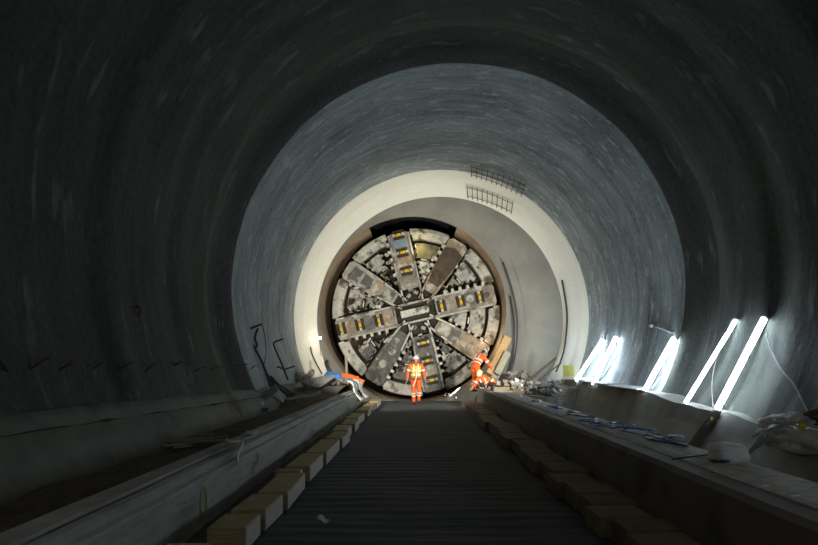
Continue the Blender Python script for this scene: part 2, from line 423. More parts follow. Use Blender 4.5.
# ground beside the kerbs
def gleft(x, d):
    t = min(1, max(0, (d-12.5)/5.5)); t = t*t*(3-2*t)
    base = .34+.40*t; nn = .06*noise.noise(Vector((x*1.5, d*.9, 0)))+.03*noise.noise(Vector((x*5, d*4, 3)))
    u = (-x-2.28)/1.0
    ditch = -.25*(1-t)*min(1, max(0, (-x-3.42+.1*noise.noise(Vector((0, d*.8, 4))))/.25))
    near = -.16*max(0, 1-u*2.2)*(1-t)
    return base+nn+ditch+near
mb = MB(); vs = []; fs = []; dd = [-4+.16*i for i in range(158)]; nx = 28
for d in dd:
    for i in range(nx+1): x = -2.27-2.0*i/nx; vs.append(Vector((x, d, gleft(x, d))))
for i in range(len(dd)-1):
    for k in range(nx): a = i*(nx+1)+k; fs.append((a, a+1, a+nx+2, a+nx+1))
mb.add(vs, fs); struct(mb.build('floor_earth_left', M['dirt'], smooth=True, fix=False))
def gright(x, d):
    t = min(1, max(0, (d-17.3)/1.6)); t = t*t*(3-2*t)
    return -.25+.95*t+.06*noise.noise(Vector((x*1.5, d*.9, 7)))+.04*noise.noise(Vector((x*5, d*4, 3)))
mb = MB(); vs = []; fs = []; dd = [2+.18*i for i in range(108)]; nx = 24
for d in dd:
    for i in range(nx+1): x = 2.98+2.75*i/nx; vs.append(Vector((x, d, gright(x, d))))
for i in range(len(dd)-1):
    for k in range(nx): a = i*(nx+1)+k; fs.append((a, a+1, a+nx+2, a+nx+1))
mb.add(vs, fs); struct(mb.build('floor_earth_right', M['dirt'], smooth=True, fix=False))
# muck bank closing the sides in front of the machine
mb = MB(); vs = []; fs = []; nx = 70; dd = [19.6+.14*i for i in range(20)]
for d in dd:
    for i in range(nx+1):
        x = -4.3+10.4*i/nx
        side = max(0, -x-2.0) if x < 0 else max(0, x-2.25)
        t = min(1, (d-19.6)/.8)
        z = min(.78 if x < 0 else .34+.38*min(1, max(0, (x-3.0)/.6)), side*1.6)*t-.06+.05*noise.noise(Vector((x*3, d*3, 1))) if side > 0 else -.25
        vs.append(Vector((x, d, z)))
for i in range(len(dd)-1):
    for k in range(nx): a = i*(nx+1)+k; fs.append((a, a+1, a+nx+2, a+nx+1))
mb.add(vs, fs); struct(mb.build('floor_muck_bank', M['dirt'], smooth=True, fix=False))

# ------------------------------------------------------------ kerb walls
def kerb(name, prof, d0, d1, m, label, wob=.008):
    mb = MB(); n = int((d1-d0)/.2); w = len(prof); vs = []; fs = []
    for i in range(n+1):
        d = d0+(d1-d0)*i/n; e = wob*noise.noise(Vector((d*.9, 1, 0)))
        vs += [Vector((x+e, d, z+(wob*noise.noise(Vector((d*1.3, x*4, 2))) if z > .1 else 0))) for x, z in prof]
    for i in range(n):
        for k in range(w): k2 = (k+1) % w; fs.append((i*w+k, i*w+k2, (i+1)*w+k2, (i+1)*w+k))
    fs += [tuple(range(w)), tuple(n*w+k for k in range(w))[::-1]]
    mb.add(vs, fs); o = mb.build(name, m, origin=((prof[0][0]), d0, 0)); return tag(o, label, 'kerb wall')
KL = [(-1.95,-.05),(-1.95,.42),(-1.96,.44),(-2.02,.45),(-2.028,.52),(-2.09,.53),(-2.096,.50),(-2.13,.50),(-2.136,.55),(-2.29,.56),(-2.31,.54),(-2.31,-.05)]
KR = [(2.2,-.05),(3.02,-.05),(3.02,.575),(2.98,.60),(2.46,.605),(2.44,.60),(2.27,.60),(2.21,.565)]
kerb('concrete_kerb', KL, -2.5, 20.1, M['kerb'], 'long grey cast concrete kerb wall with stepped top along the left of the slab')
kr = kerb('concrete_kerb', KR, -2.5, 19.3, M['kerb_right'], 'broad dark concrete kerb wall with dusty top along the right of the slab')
# dust layer lying on the right kerb
mb = MB(); vs = []; fs = []; dd = [1.5+.12*i for i in range(150)]; nx = 8
for d in dd:
    e = .03*noise.noise(Vector((d*2.5, 0, 4)))
    for i in range(nx+1):
        x = 2.47+e*(1-i/nx)+(.53-e)*i/nx
        edge = 0 if i in (0, nx) else 1
        vs.append(Vector((x, d, .604+edge*(.014+.016*noise.noise(Vector((x*7, d*5, 0)))))))
for i in range(len(dd)-1):
    for k in range(nx): a = i*(nx+1)+k; fs.append((a, a+1, a+nx+2, a+nx+1))
mb.add(vs, fs); o = mb.build('concrete_dust', M['dust'], smooth=True, fix=False); o['label'] = 'pale dusty layer of grit lying on the top of the right kerb wall'; o['category'] = 'grit'; o['kind'] = 'stuff'
# paint marks and rod on the left kerb
def paint_ring(c, w, h, n=26):
    mb = MB(); pts = [Vector((0, cos(2*pi*k/n)*w/2, sin(2*pi*k/n)*h/2)) for k in range(n+1)]
    vs = []; fs = []
    for k, p in enumerate(pts):
        q = p*.80
        vs += [Vector(c)+p, Vector(c)+Vector((q.x, p.y*.62, p.z*.9)), Vector(c)+p+Vector((.004,0,0))]
    for k in range(n): fs.append((3*k, 3*k+1, 3*k+4, 3*k+3))
    return mb.add(vs, fs)
o = paint_ring((-1.943, 5.03, .22), .17, .30).build('paint_mark', M['yellow_paint'], origin=(-1.943,5.03,.22))
tag(o, 'tall yellow spray painted loop on the inner face of the left kerb wall', 'paint mark')
mb = MB()
for i in range(7):
    a = Vector((-1.943, 6.5+.05*i+.03*sin(i*2), .14+.02*i)); mb.box(a+Vector((0,0,.08)), (.003, .018, .10+.07*sin(i*1.7)), Euler((radians(12*sin(i)),0,0)).to_matrix())
tag(mb.build('paint_mark', M['yellow_paint'], origin=(-1.943,6.6,.2)), 'smudged patch of faded yellow strokes on the left kerb wall', 'paint mark')
o = MB().tube(bez([(-2.113,3.15,.513),(-2.113,4.2,.512),(-2.113,5.35,.513),(-2.112,6.3,.513)]), .011).build('steel_rod', M['rust'], origin=(-2.088,3.2,.528))
tag(o, 'rusty brown steel rod lying in the groove of the left kerb top', 'rod')
o = MB().tube(bez([(-2.28,6.6,.575),(-2.18,6.45,.57),(-2.08,6.55,.56),(-2.0,6.3,.545),(-1.975,6.1,.49),(-1.935,5.95,.41)]), .012).build('plastic_tie', M['white_cloth'], origin=(-2.1,6.4,.56))
tag(o, 'pale strip of plastic hanging over the left kerb edge', 'strip')
o = sheet('plastic_scrap', M['cloth_blue'], (-2.2,7.3,.575), .16,.4,(0,0,8), .006,.03,6,8,seed=4, label='crumpled bluish plastic scrap on the far edge of the left kerb top', cat='scrap')

# ------------------------------------------------------------ timber blocks
def block(i, x0, x1, d0, d1, h, side, ang, ml):
    c = Vector(((x0+x1)/2, (d0+d1)/2, h/2+.004))
    R = Euler((0,0,radians(ang))).to_matrix()
    mb = MB(); mb.box((0,0,0), (x1-x0, d1-d0, h), R, bev=.008)
    xe = x1 if side == 'left' else x0
    o = mb.build('timber_block', ml)
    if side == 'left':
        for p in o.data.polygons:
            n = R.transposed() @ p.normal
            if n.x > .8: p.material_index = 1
    o.location = c; return o
LB = [(208,235),(247,264),(265.5,283),(284,305),(305.5,309),(309.5,323.5),(324,338),(338.8,346),(346.8,352.5),(353.2,358.5),(359.3,366),(366.8,371.5),(372,375.5),(376,380)]
ordn = ['nearest','second nearest','third nearest','fourth nearest','fifth nearest','sixth nearest','seventh nearest','eighth nearest','ninth nearest','tenth nearest','eleventh nearest','twelfth nearest','thirteenth nearest','fourteenth nearest','fifteenth nearest']
random.seed(3)
offs = [-.17,-.02,.0,.02,-.07,.0,.03,.07,.0,.03,-.02,.02,.05,.08]
for i, (a, b) in enumerate(LB):
    X = -1.32+offs[i]
    d0 = F*1.32/(VX-a); d1 = F*1.32/(VX-b)
    if i > 6: d1 = min(d1, d0+1.4)
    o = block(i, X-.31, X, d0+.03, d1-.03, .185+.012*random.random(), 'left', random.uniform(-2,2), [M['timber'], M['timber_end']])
    lab = 'pale squared timber block in the left row, %s the camera' % (ordn[i]+' to' if i < 13 else 'the farthest from')
    tag(o, lab, 'timber block', 'timber blocks along the left edge of the slab')
RB = [462,472,479,488.5,496,501,509,519,527,537,550,563,577,590,607,625,650]
RB = RB[::-1]
ordr = ordn+['sixteenth nearest']
for i in range(len(RB)-1):
    d0 = F*1.62/(RB[i]-VX); d1 = F*1.62/(RB[i+1]-VX)
    gap = .05
    X = 1.62+.05*sin(i*2.3)
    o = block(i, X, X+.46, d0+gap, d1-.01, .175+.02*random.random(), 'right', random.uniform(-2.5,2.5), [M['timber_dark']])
    tag(o, 'dark brown timber block in the right row, %s the camera' % (ordr[i]+' to' if i < 15 else 'the farthest from'), 'timber block', 'timber blocks along the right edge of the slab')

# ------------------------------------------------------------ tunnel boring machine
TC = Vector((.04, 22.7, 3.62)); TR = 3.5
T = thing('tunnel_boring_machine', 'huge round muddy steel cutterhead of a tunnel boring machine filling the bored eye', 'tunnel boring machine', TC)
T.rotation_euler = (0, radians(-13), 0)
MB().lathe_y([(3.40,.3),(3.44,.35),(3.44,4.2),(3.3,4.2),(3.3,.3)], 96).build('shield', M['tbm_dark'], T, smooth=False)
mb = MB(); mb.lathe_y([(.05,.42),(3.35,.42),(3.35,.5),(.05,.5)], 72); mb.build('back_plate', M['tbm_dark'], T)
# rim pieces between spokes
def rot2(a): return Matrix.Rotation(-a, 4, 'Y')
for k in range(8):
    a0 = radians(45*k+8.8); a1 = radians(45*k+36.5)
    mb = MB(); mb.lathe_y([(3.24,-.02),(3.30,-.07),(3.46,-.05),(3.50,.03),(3.50,.34),(3.24,.34)], 14, (0,0), a0, a1)
    o = mb.build('rim_segment', M['tbm_light'] if k in (2,3,4,5) else M['tbm_panel'], T)
def pol(r, a): return (r*cos(a), r*sin(a))
def panel(r0, r1, am, as_, wm, ws, y0, y1, name, m, tooth_m=0, tooth_s=0, step=.11):
    """plate between a main spoke at angle am and a side spoke at as_ (radians), sides parallel to them"""
    A, B = [], []; n = max(2, int((r1-r0)/step)); sg = 1 if as_ > am else -1
    for i in range(n+1):
        r = r0+(r1-r0)*i/n
        jm = tooth_m if (i//1) % 2 else 0; js = tooth_s if (i//1) % 2 else 0
        a = am+sg*math.asin(min(.95, (wm+jm)/r)); b = as_-sg*math.asin(min(.95, (ws+js)/r))
        if (b-a)*sg < .01: b = a+sg*.01
        for rr in ((r-step*.22, r+step*.22) if (tooth_m or tooth_s) else (r,)):
            A.append(pol(rr, a)); B.append(pol(rr, b))
    # curved ends: build as grid of angles
    mb = MB(); q = 8; m_ = len(A); vs = []; fs = []
    for i in range(m_):
        ra = math.hypot(*A[i]); a = atan2(A[i][1], A[i][0]); b = atan2(B[i][1], B[i][0])
        while b-a > pi: b -= 2*pi
        while a-b > pi: b += 2*pi
        for j in range(q+1):
            t = a+(b-a)*j/q; vs += [Vector((ra*cos(t), y0, ra*sin(t))), Vector((ra*cos(t), y1, ra*sin(t)))]
    W = 2*(q+1)
    for i in range(m_-1):
        for j in range(q):
            u = i*W+2*j
            fs += [(u, u+2, u+W+2, u+W), (u+1, u+W+1, u+W+3, u+3)]
        fs += [(i*W, i*W+W, i*W+W+1, i*W+1), (i*W+W-2, i*W+W-1, i*W+2*W-1, i*W+2*W-2)]
    for j in range(q):
        u = 2*j; e = (m_-1)*W+2*j
        fs += [(u, u+1, u+3, u+2), (e, e+2, e+3, e+1)]
    mb.add(vs, fs); return mb.build(name, m, T)
# sectors: (main angle, side angle, gap to main, gap to side, materials of the bands)
SEC = [ # local degrees; world = local + 13
 (0, 45, .72, .50, 'tbm_panel', 'tbm_panel', .10),
 (90, 45, .50, .50, 'tbm_light', 'tbm_olive_lit', .10),
 (90, 135, .80, .50, 'tbm_olive_lit', 'tbm_panel', .16),
 (180, 135, .66, .46, 'tbm_panel', 'tbm_panel', .16),
 (180, 225, .80, .58, 'tbm_grey', 'tbm_grey', .16),
 (270, 225, .54, .56, 'tbm_grey', 'tbm_grey', .12),
 (270, 315, .64, .5, 'tbm_grey', 'tbm_panel', .12),
 (360, 315, .47, .5, 'tbm_panel', 'tbm_panel', .0)]
for (am, as_, wm, ws, m1, m2, tm) in SEC:
    a, b = radians(am), radians(as_)
    panel(1.45, 2.12, a, b, wm, ws, .08, .34, 'face_panel', M[m1], tm, .0)
    panel(2.30, 2.86, a, b, wm, ws, .04, .34, 'face_panel', M[m2], tm, .06)
    panel(3.04, 3.24, a, b, .55, .55, .02, .34, 'rim_panel', M['tbm_light' if am in (90,180) else 'tbm_panel'], 0, 0)
    # thin bright arc welded across the sector
    lo, hi = sorted((a, b)); lo += math.asin(.75/2.22); hi -= math.asin(.70/2.22)
    MB().lathe_y([(2.19,.02),(2.24,.02),(2.24,.2),(2.19,.2)], 10, (0,0), lo, hi).build('wear_bar', M['tbm_light'], T)
# smaller plates and lumps over the face panels, of mixed tone
random.seed(21)
for k in range(80):
    a = radians(random.uniform(0,360)); r = random.uniform(1.3, 2.8)
    if abs(((math.degrees(a)+22.5) % 45)-22.5) < 9: a += radians(16)
    mb = MB(); w, h = random.uniform(.08,.30), random.uniform(.05,.17)
    mb.box((r*cos(a), .03, r*sin(a)), (w, .14, h), Matrix.Rotation(-(a+random.choice([0, pi/2, .4])), 3, 'Y'), bev=.015)
    mb.build('patch_plate', random.choice([M['tbm_light'], M['tbm_brown'], M['tbm_dark'], M['tbm_panel'], M['tbm_grey']]), T)
# main spokes
CUT = {0: (1.08,1.90,2.70), 90: (1.74,2.52,3.27), 180: (1.58,2.38,3.17), 270: (1.32,2.08,2.90)}
def tooth_row(parent, TT, side, rs, off, sz, m):
    for r in rs:
        mb = MB(); mb.prism([(r-sz/2, side*off-sz*.5), (r+sz/2, side*off-sz*.5), (r+sz*.36, side*off+side*sz*.55 if side > 0 else side*off-sz*.6), (r-sz*.36, side*off+side*sz*.55 if side > 0 else side*off-sz*.6)], -.20, .1, T=TT)
        mb.build('scraper_tooth', m, parent)
for k, ang in enumerate((0, 90, 180, 270)):
    TT = rot2(radians(ang)); r0 = .84 if ang in (0,180) else 1.0
    mb = MB(); hw = .42
    mb.prism([(r0,-hw),(3.28,-hw),(3.36,-hw*.8),(3.36,hw*.8),(3.28,hw),(r0,hw)], -.10, .4, T=TT)
    sp = mb.build('spoke', M['tbm_arm'] if ang != 270 else M['tbm_grey'], T)
    for s in (-1, 1):   # side rails
        mb = MB(); mb.prism([(r0, s*.42-.035),(3.3, s*.42-.035),(3.3, s*.42+.035),(r0, s*.42+.035)], -.16, .3, T=TT)
        mb.build('spoke_rail', M['tbm_panel'], sp)
    # cover plates between the cutter boxes
    edges = [r0]+[c for c in CUT[ang]]+[3.3]
    for q in range(len(edges)-1):
        c = (edges[q]+edges[q+1])/2; l = edges[q+1]-edges[q]-.42
        if l < .1: continue
        mb = MB(); mb.prism([(c-l/2,-.31),(c+l/2,-.31),(c+l/2,.31),(c-l/2,.31)], -.13, -.05, T=TT)
        mb.build('cover_plate', M['blue_plate'] if (ang == 90 and q == 2) else random.choice([M['tbm_arm'], M['tbm_grey'], M['tbm_brown']]), sp)
    for c in CUT[ang]:
        for s in (-1, 1): MB().prism([(c+s*.125-.06,-.24),(c+s*.125+.06,-.24),(c+s*.125+.06,.24),(c+s*.125-.06,.24)], -.125, -.08, T=TT).build('cutter_slot', M['tbm_dark'], sp)
        for s in (-1, 1): MB().prism([(c-.05, s*.2-.05),(c+.05, s*.2-.05),(c+.05, s*.2+.05),(c-.05, s*.2+.05)], -.19, -.1, T=TT).build('cutter_saddle', M['tbm_light'], sp)
        # disc cutter standing on edge across the slot
        mb = MB(); n = 18
        R = TT.to_3x3()
        ring = []
        for (rr, off) in ((.10,-.055),(.125,-.03),(.125,.03),(.10,.055)):
            ring.append((rr, off))
        vs = []; fs = []
        for i in range(n):
            t = 2*pi*i/n
            for rr, off in ring: vs.append(R@Vector((c+off, -.13+rr*sin(t)*.9, rr*cos(t))))
        for i in range(n):
            for j in range(3): fs.append((i*4+j, i*4+j+1, ((i+1) % n)*4+j+1, ((i+1) % n)*4+j))
        fs += [tuple(i*4 for i in range(n)), tuple(i*4+3 for i in range(n))[::-1]]
        mb.add(vs, fs); d_ = mb.build('disc_cutter', M['yellow'], sp); d_['label'] = 'yellow disc cutter'
    for s in (-1, 1):
        rs = [1.35+.32*i for i in range(6)]
        if ang == 0 and s < 0: rs = rs[:3]
        if ang == 270: rs = rs[1:5]
        tooth_row(sp, TT, s, rs, .52, .13, M['tbm_light'])
# big round bolts on the right-hand spoke
for r, rad_ in ((2.30,.16),(3.0,.12)):
    TT = rot2(0); mb = MB()
    mb.lathe_y([(.02,-.20),(rad_*.35,-.20),(rad_*.4,-.15),(rad_*.7,-.15),(rad_*.75,-.19),(rad_,-.18),(rad_,-.05),(.02,-.05)], 24, (r, .03)); mb.build('bearing_cap', M['tbm_light'] if rad_ > .13 else M['tbm_grey'], T)
# side spokes
SM = {45: 'tbm_brown', 135: 'tbm_panel', 225: 'tbm_grey', 315: 'tbm_brown'}
for ang in (45, 135, 225, 315):
    TT = rot2(radians(ang)); mb = MB()
    mb.prism([(1.0,-.30),(2.2,-.40),(3.3,-.44),(3.42,-.3),(3.42,.3),(3.3,.44),(2.2,.40),(1.0,.30)], -.06, .4, T=TT)
    sp = mb.build('side_spoke', M[SM[ang]], T)
    if ang == 45: # dark clogged pocket down its middle
        mb = MB(); mb.prism([(1.35,-.26),(2.2,-.38),(2.95,-.42),(3.1,.0),(2.9,.40),(2.2,.38),(1.35,.26)], -.10, -.02, T=TT); mb.build('muck_pocket', M['tbm_muck'], sp)
    for q in range(4 if ang != 45 else 0):
        c = 1.35+.52*q; mb = MB(); w = .2+.05*(q % 2)
        mb.prism([(c-.2,-w),(c+.2,-w-.03),(c+.2,w+.03),(c-.2,w)], -.11, -.04, T=TT)
        mb.build('cover_plate', random.choice([M['tbm_brown'], M['tbm_panel'], M['tbm_grey']]) if ang != 225 else M['tbm_grey'], sp)
    for s in (-1, 1):
        rs = [1.4+.30*i for i in range(6)]
        tooth_row(sp, TT, s, rs, .47, .14, M['tbm_light'] if ang in (45,225) else M['tbm_panel'])
    if ang in (225, 135):
        for r, o_ in ((1.9,.02),(2.55,-.03)):
            c = TT@Vector((r, 0, o_)); mb = MB()
            if ang == 225:
                mb.lathe_y([(.01,-.19),(.05,-.19),(.06,-.15),(.12,-.15),(.13,-.19),(.17,-.18),(.17,-.05),(.01,-.05)], 22, (c.x, c.z)); mb.build('bearing_cap', M['tbm_panel'], sp)
# outer bucket blocks at the ends of side spokes
for ang in (45, 135, 225, 315):
    TT = rot2(radians(ang))
    for s in (-1, 1):
        mb = MB(); mb.prism([(3.02, s*.62-.14),(3.36, s*.60-.14),(3.32, s*.60+.14),(3.04, s*.62+.14)], -.13, .2, T=TT); mb.build('bucket_block', M['tbm_panel'], T)
# hub
mb = MB(); mb.prism([(-.92,-.92),(.92,-.92),(.92,.92),(-.92,.92)], .12, .4); hub = mb.build('hub', M['tbm_dark'], T)
for (x0,z0,x1,z1) in ((-.95,-.42,.95,-.34),(-.95,.36,.95,.44),(-.44,-1.5,-.36,-.38),(.36,-1.5,.44,-.38),(-.44,.4,-.36,1.1),(.36,.4,.44,1.1),(-.95,-.42,-.87,.44),(.87,-.42,.95,.44)):
    mb = MB(); mb.prism([(x0,z0),(x1,z0),(x1,z1),(x0,z1)], -.12, .2); mb.build('hub_beam', M['tbm_panel'], hub)
mb = MB(); mb.prism([(-.64,-.13),(.52,-.13),(.56,0),(.52,.15),(-.64,.15)], -.2, .2); mb.build('centre_bar', M['tbm_light'], hub)
for (x, z) in ((-.2,-.62),(.15,-.72),(-.05,-1.0),(.2,-1.15),(-.15,.72),(.18,.8),(0,.95)):
    mb = MB(); mb.box((x, 0, z), (.2,.2,.14), Matrix.Rotation(.4*x*9, 3, 'Y'), bev=.02); mb.build('hub_fitting', M['tbm_panel'], hub)
for ang in (45, 135, 225, 315):   # diagonal struts of the hub
    for s in (-1, 1):
        TT = rot2(radians(ang)); mb = MB(); mb.prism([(.55, s*.2-.03),(1.7, s*.33-.03),(1.7, s*.33+.04),(.55, s*.2+.04)], -.12, .15, T=TT); mb.build('hub_strut', M['tbm_light'] if ang != 45 else M['tbm_brown'], hub)

# ------------------------------------------------------------ fluorescent lamps on the right wall
def batten(top, bot, m, label, w=.085):
    top, bot = Vector(top), Vector(bot); ax = (top-bot); L = ax.length; az = ax.normalized()
    mid = (top+bot)/2; cx, cz = Cen(mid.y)
    inward = Vector((cx-mid.x, 0, cz-mid.z)).normalized(); inward = (inward-az*inward.dot(az)+Vector((0,-.35,0))).normalized()
    side = inward.cross(az).normalized()
    R = Matrix((side, inward, az)).transposed()
    t = thing('fluorescent_light', label, 'light', mid, 'fluorescent lights leaning on the right wall'); t.rotation_euler = R.to_euler()
    MB().box((0,-w*.62,0), (w*.5,.03,L+.04), bev=.006).build('housing', M['housing'], t)
    mb = MB(); n = 10
    n = 16; prof = [(w*.5*cos(2*pi*k/n), w*.5*sin(2*pi*k/n)) for k in range(n)]
    vs = [Vector((x, y, z)) for z in (-L/2, L/2) for x, y in prof]; q = n
    mb.add(vs, [(k, (k+1) % n, q+(k+1) % n, q+k) for k in range(n)]+[tuple(range(q)), tuple(range(2*q-1, q-1, -1))])
    mb.build('diffuser', m, t)
    for s in (-1, 1): MB().box((0,-.01,s*(L/2+.02)), (w*1.1,.08,.05), bev=.01).build('end_cap', M['housing'], t)
    for s in (-.45, .1): MB().box((0,-.03,s*L), (w*1.35,.06,.03), bev=.005).build('clip', M['cable'], t)
    return t
def lipat(px, py, X=5.72): return P(px, py, F*X/(px-VX))
LA = [((600.9,339),(578,381),'tube_far','farthest lit fluorescent tube on the right wall, beside the yellow paper'),
      ((615.4,337),(594,384.5),'tube_far','second farthest lit fluorescent tube on the right wall'),
      ((673,338),(645.7,390.5),'tube_far','lit fluorescent tube in the middle, standing alone under the wall bracket'),
      ((733,319),(688.3,403.7),'tube_near','thinner lit fluorescent tube, second nearest the camera on the right wall'),
      ((763,318),(718.5,409.5),'tube_near','nearest and longest lit fluorescent tube with a cable hanging from its top')]
lamp_pts = []
for (tx, ty), (bx, by), m, lab in LA:
    b = lipat(bx, by); a = onwall(tx, ty, .13)
    batten(a, b, M[m], lab, .10 if '688' not in str(bx) else .07); lamp_pts.append((a, b))
# cables between lamps
def cable(name, pts, r, m, label, cat='cable', group=None, n=8):
    o = MB().tube(bez(pts, n), r, 6).build(name, m, origin=pts[0], smooth=True); return tag(o, label, cat, group)
nearT = lamp_pts[4][0]
wp = [onwall(766,333,.10), onwall(772,352,.03), onwall(782,370,.03), onwall(793,383,.03), onwall(803,402,.03), onwall(811,418,.03)]
cable('cable', wp, .010, M['cable_grey'], 'thin pale cable hanging down the wall to the right of the nearest tube')
cable('cable', [lamp_pts[3][0]+Vector((-.03,-.02,0)), P(716,360,10.9), P(712,385,11), lamp_pts[4][1]+Vector((-.05,.1,.05))], .008, M['cable_grey'], 'cable drooping between the two nearest fluorescent tubes')
cable('cable', [lamp_pts[2][0], onwall(671,361,.1), onwall(664,375,.06), lamp_pts[2][1]+Vector((.1,0,.03))], .010, M['cable_grey'], 'cable bowing along the right of the middle fluorescent tube')
cable('cable', [lamp_pts[1][0], onwall(617,355,.08), onwall(607,372,.05), lamp_pts[1][1]+Vector((.12,0,.03))], .012, M['cable'], 'dark cable bowing beside the second farthest tube')
cable('cable', [P(716,411,10.4), P(712,416,10.3), P(711,420,10.2), P(707,425,10.2)], .02, M['yellow_paint'], 'knotted yellow tie at the foot of the nearest tube', 'tie')
# wall bracket above middle lamp
bp = onwall(656,327,.10)
t = thing('wall_bracket', 'small metal bracket with clamps on the right wall above the middle tube', 'bracket', bp)
a = onwall(652,326,.04)-bp; b = onwall(674,333,.02)-bp
MB().tube([a, b], .018).build('arm', M['steelbar'], t); MB().box(a, (.16,.1,.10), bev=.02).build('clamp', M['housing'], t)
MB().box(a+Vector((.1,0,.09)), (.06,.06,.14), bev=.01).build('clamp', M['cable'], t)
MB().tube([a+Vector((.2,0,-.02)), onwall(654,345,.04)-bp], .008).build('cord', M['yellow_paint'], t)

# boards lying on the lip of the invert
for i, ((x0,y0,x1,y1)) in enumerate(((556,381,592,387),(588,383,616,389),(603,385,644,392))):
    b0 = lipat(x0+6, y0+1, 5.55); dA = F*5.7/(x1-VX); dB = F*5.7/(x0+8-VX); dm = (dA+dB)/2; z = lerp_tab(LIP, dm)+.05
    o = MB().box((5.68, dm, z), (.34, (dB-dA)*.92, .025), Euler((radians(-1.5+i),radians(-8),radians(2*i-2))).to_matrix(), bev=.004).build('board', M['board'], origin=(5.68,dm,z))
    tag(o, ['pale flat board on the invert lip beyond the farthest tube', 'pale flat board on the invert lip between the far tubes', 'pale flat board on the invert lip, nearest of the three, before the middle tube'][i], 'board', 'boards lying on the invert lip')
# yellow paper on the bright ring
pa, pb, pc, pd = [onwall(*q, .03) for q in ((563,365),(574,366),(574,376.5),(564,376.5))]
mb = MB(); mb.add([pa,pb,pc,pd]+[q+Vector((.0,.03,.0)) for q in (pa,pb,pc,pd)], [(0,1,2,3),(7,6,5,4),(0,4,5,1),(1,5,6,2),(2,6,7,3),(3,7,4,0)])
tag(mb.build('paper_sheet', M['paper'], origin=pa), 'square yellow sheet fixed low on the bright ring right of the grey end wall', 'sheet')
# yellow smear on right invert and marks on the left wall
def smear(name, pts, wdt, m, label):
    mb = MB(); vs = []; fs = []
    for i, p in enumerate(pts): vs += [p+Vector((0,0,wdt/2)), p-Vector((0,0,wdt/2))]
    fs = [(2*i, 2*i+1, 2*i+3, 2*i+2) for i in range(len(pts)-1)]
    mb.add(vs, fs); return tag(mb.build(name, m, origin=pts[0], fix=False), label, 'paint mark')
smear('paint_mark', [onwall(50,452,.03), onwall(54,459,.03), onwall(58,455,.03), onwall(60,461,.03)], .03, M['yellow_paint'], 'small faded yellow smear low on the left invert')
for i, (x, y) in enumerate(((216,318),(220,320),(223,321))):
    smear('paint_mark', [onwall(x,y,.03), onwall(x-.5,y+3,.03), onwall(x+.3,y+6,.03)], .05, M['white_paint'], ['leftmost of three pale strokes painted on the left wall','middle of three pale strokes painted on the left wall','rightmost of three pale strokes painted on the left wall'][i])
o = MB().tube(bez([onwall(136,307,.0), onwall(138,306,.05), onwall(140,311,.06), onwall(139,316,.02)]), .018, 6).build('wall_hook', M['rebar'], origin=onwall(136,308))
tag(o, 'small dark hook stuck on the left wall above the rebar stubs', 'hook')

# ------------------------------------------------------------ lattice steel on the crown
def lattice(TL, TR_, BR, BL, nb, nh, label):
    c = onwall((TL[0]+BR[0])/2, (TL[1]+BR[1])/2, .1); t = thing('rebar_lattice', label, 'rebar lattice', c, None)
    def q(u, v, ins):
        x = (TL[0]*(1-u)+TR_[0]*u)*(1-v)+(BL[0]*(1-u)+BR[0]*u)*v; y = (TL[1]*(1-u)+TR_[1]*u)*(1-v)+(BL[1]*(1-u)+BR[1]*u)*v
        y -= 1.5*sin(pi*u); return onwall(x, y, ins)-c
    for i in range(nb):
        u = i/(nb-1); MB().tube([q(u,0,.07), q(u,.05,.16), q(u,.5,.2), q(u,.95,.13), q(u,1,.07)], .014, 6).build('cross_bar', M['rebar'], t)
    for j in range(nh):
        v = .18+.64*j/(nh-1); MB().tube([q(i/12,v,.16) for i in range(13)], .012, 6).build('long_bar', M['rebar'], t)
    return t
lattice((471.5,165),(526,183),(521,196.5),(471.5,176.7), 11, 3, 'upper and longer brown rebar lattice hanging on the tunnel crown')
lattice((467,185),(513,201.5),(511,214),(468,198.5), 10, 2, 'lower and shorter brown rebar lattice on the bright ring of the crown')

# ------------------------------------------------------------ rebar stubs on the left wall
HK = [((8,372),(0,361)),((28,371),(50,358)),((58.7,370.5),(76,362.5)),((92,369.5),(107.6,361.5)),((117,372),(134,361.5)),((144,372.5),(155.5,364)),((174,366),(190,365)),((194,372),(207,367)),((208,371.5),(230,365)),((233,368),(248,364)),((250,371),(255,366))]
on = ['first','second','third','fourth','fifth','sixth','seventh','eighth','ninth','tenth','eleventh']
for i, (a, b) in enumerate(HK):
    A = onwall(*a, -.02); B = onwall(*b, .12); Mi = onwall((a[0]+b[0])/2, (a[1]+b[1])/2-1.2, .07)
    if i == 6: Mi = onwall(182, 361.5, .16)
    o = MB().tube(bez([A, Mi, B], 6), .014, 7).build('rebar_stub', M['rebar'], origin=A, smooth=True)
    tag(o, 'bent dark rebar stub sticking out of the left wall, %s from the left edge' % on[i], 'rebar', 'rebar stubs in a row on the left wall')
o = MB().box(onwall(165,411,.03), (.05,.06,.12), bev=.01).build('anchor_bolt', M['rebar'], origin=onwall(165,411)); tag(o, 'small dark bolt on the joint at the foot of the left wall', 'bolt')

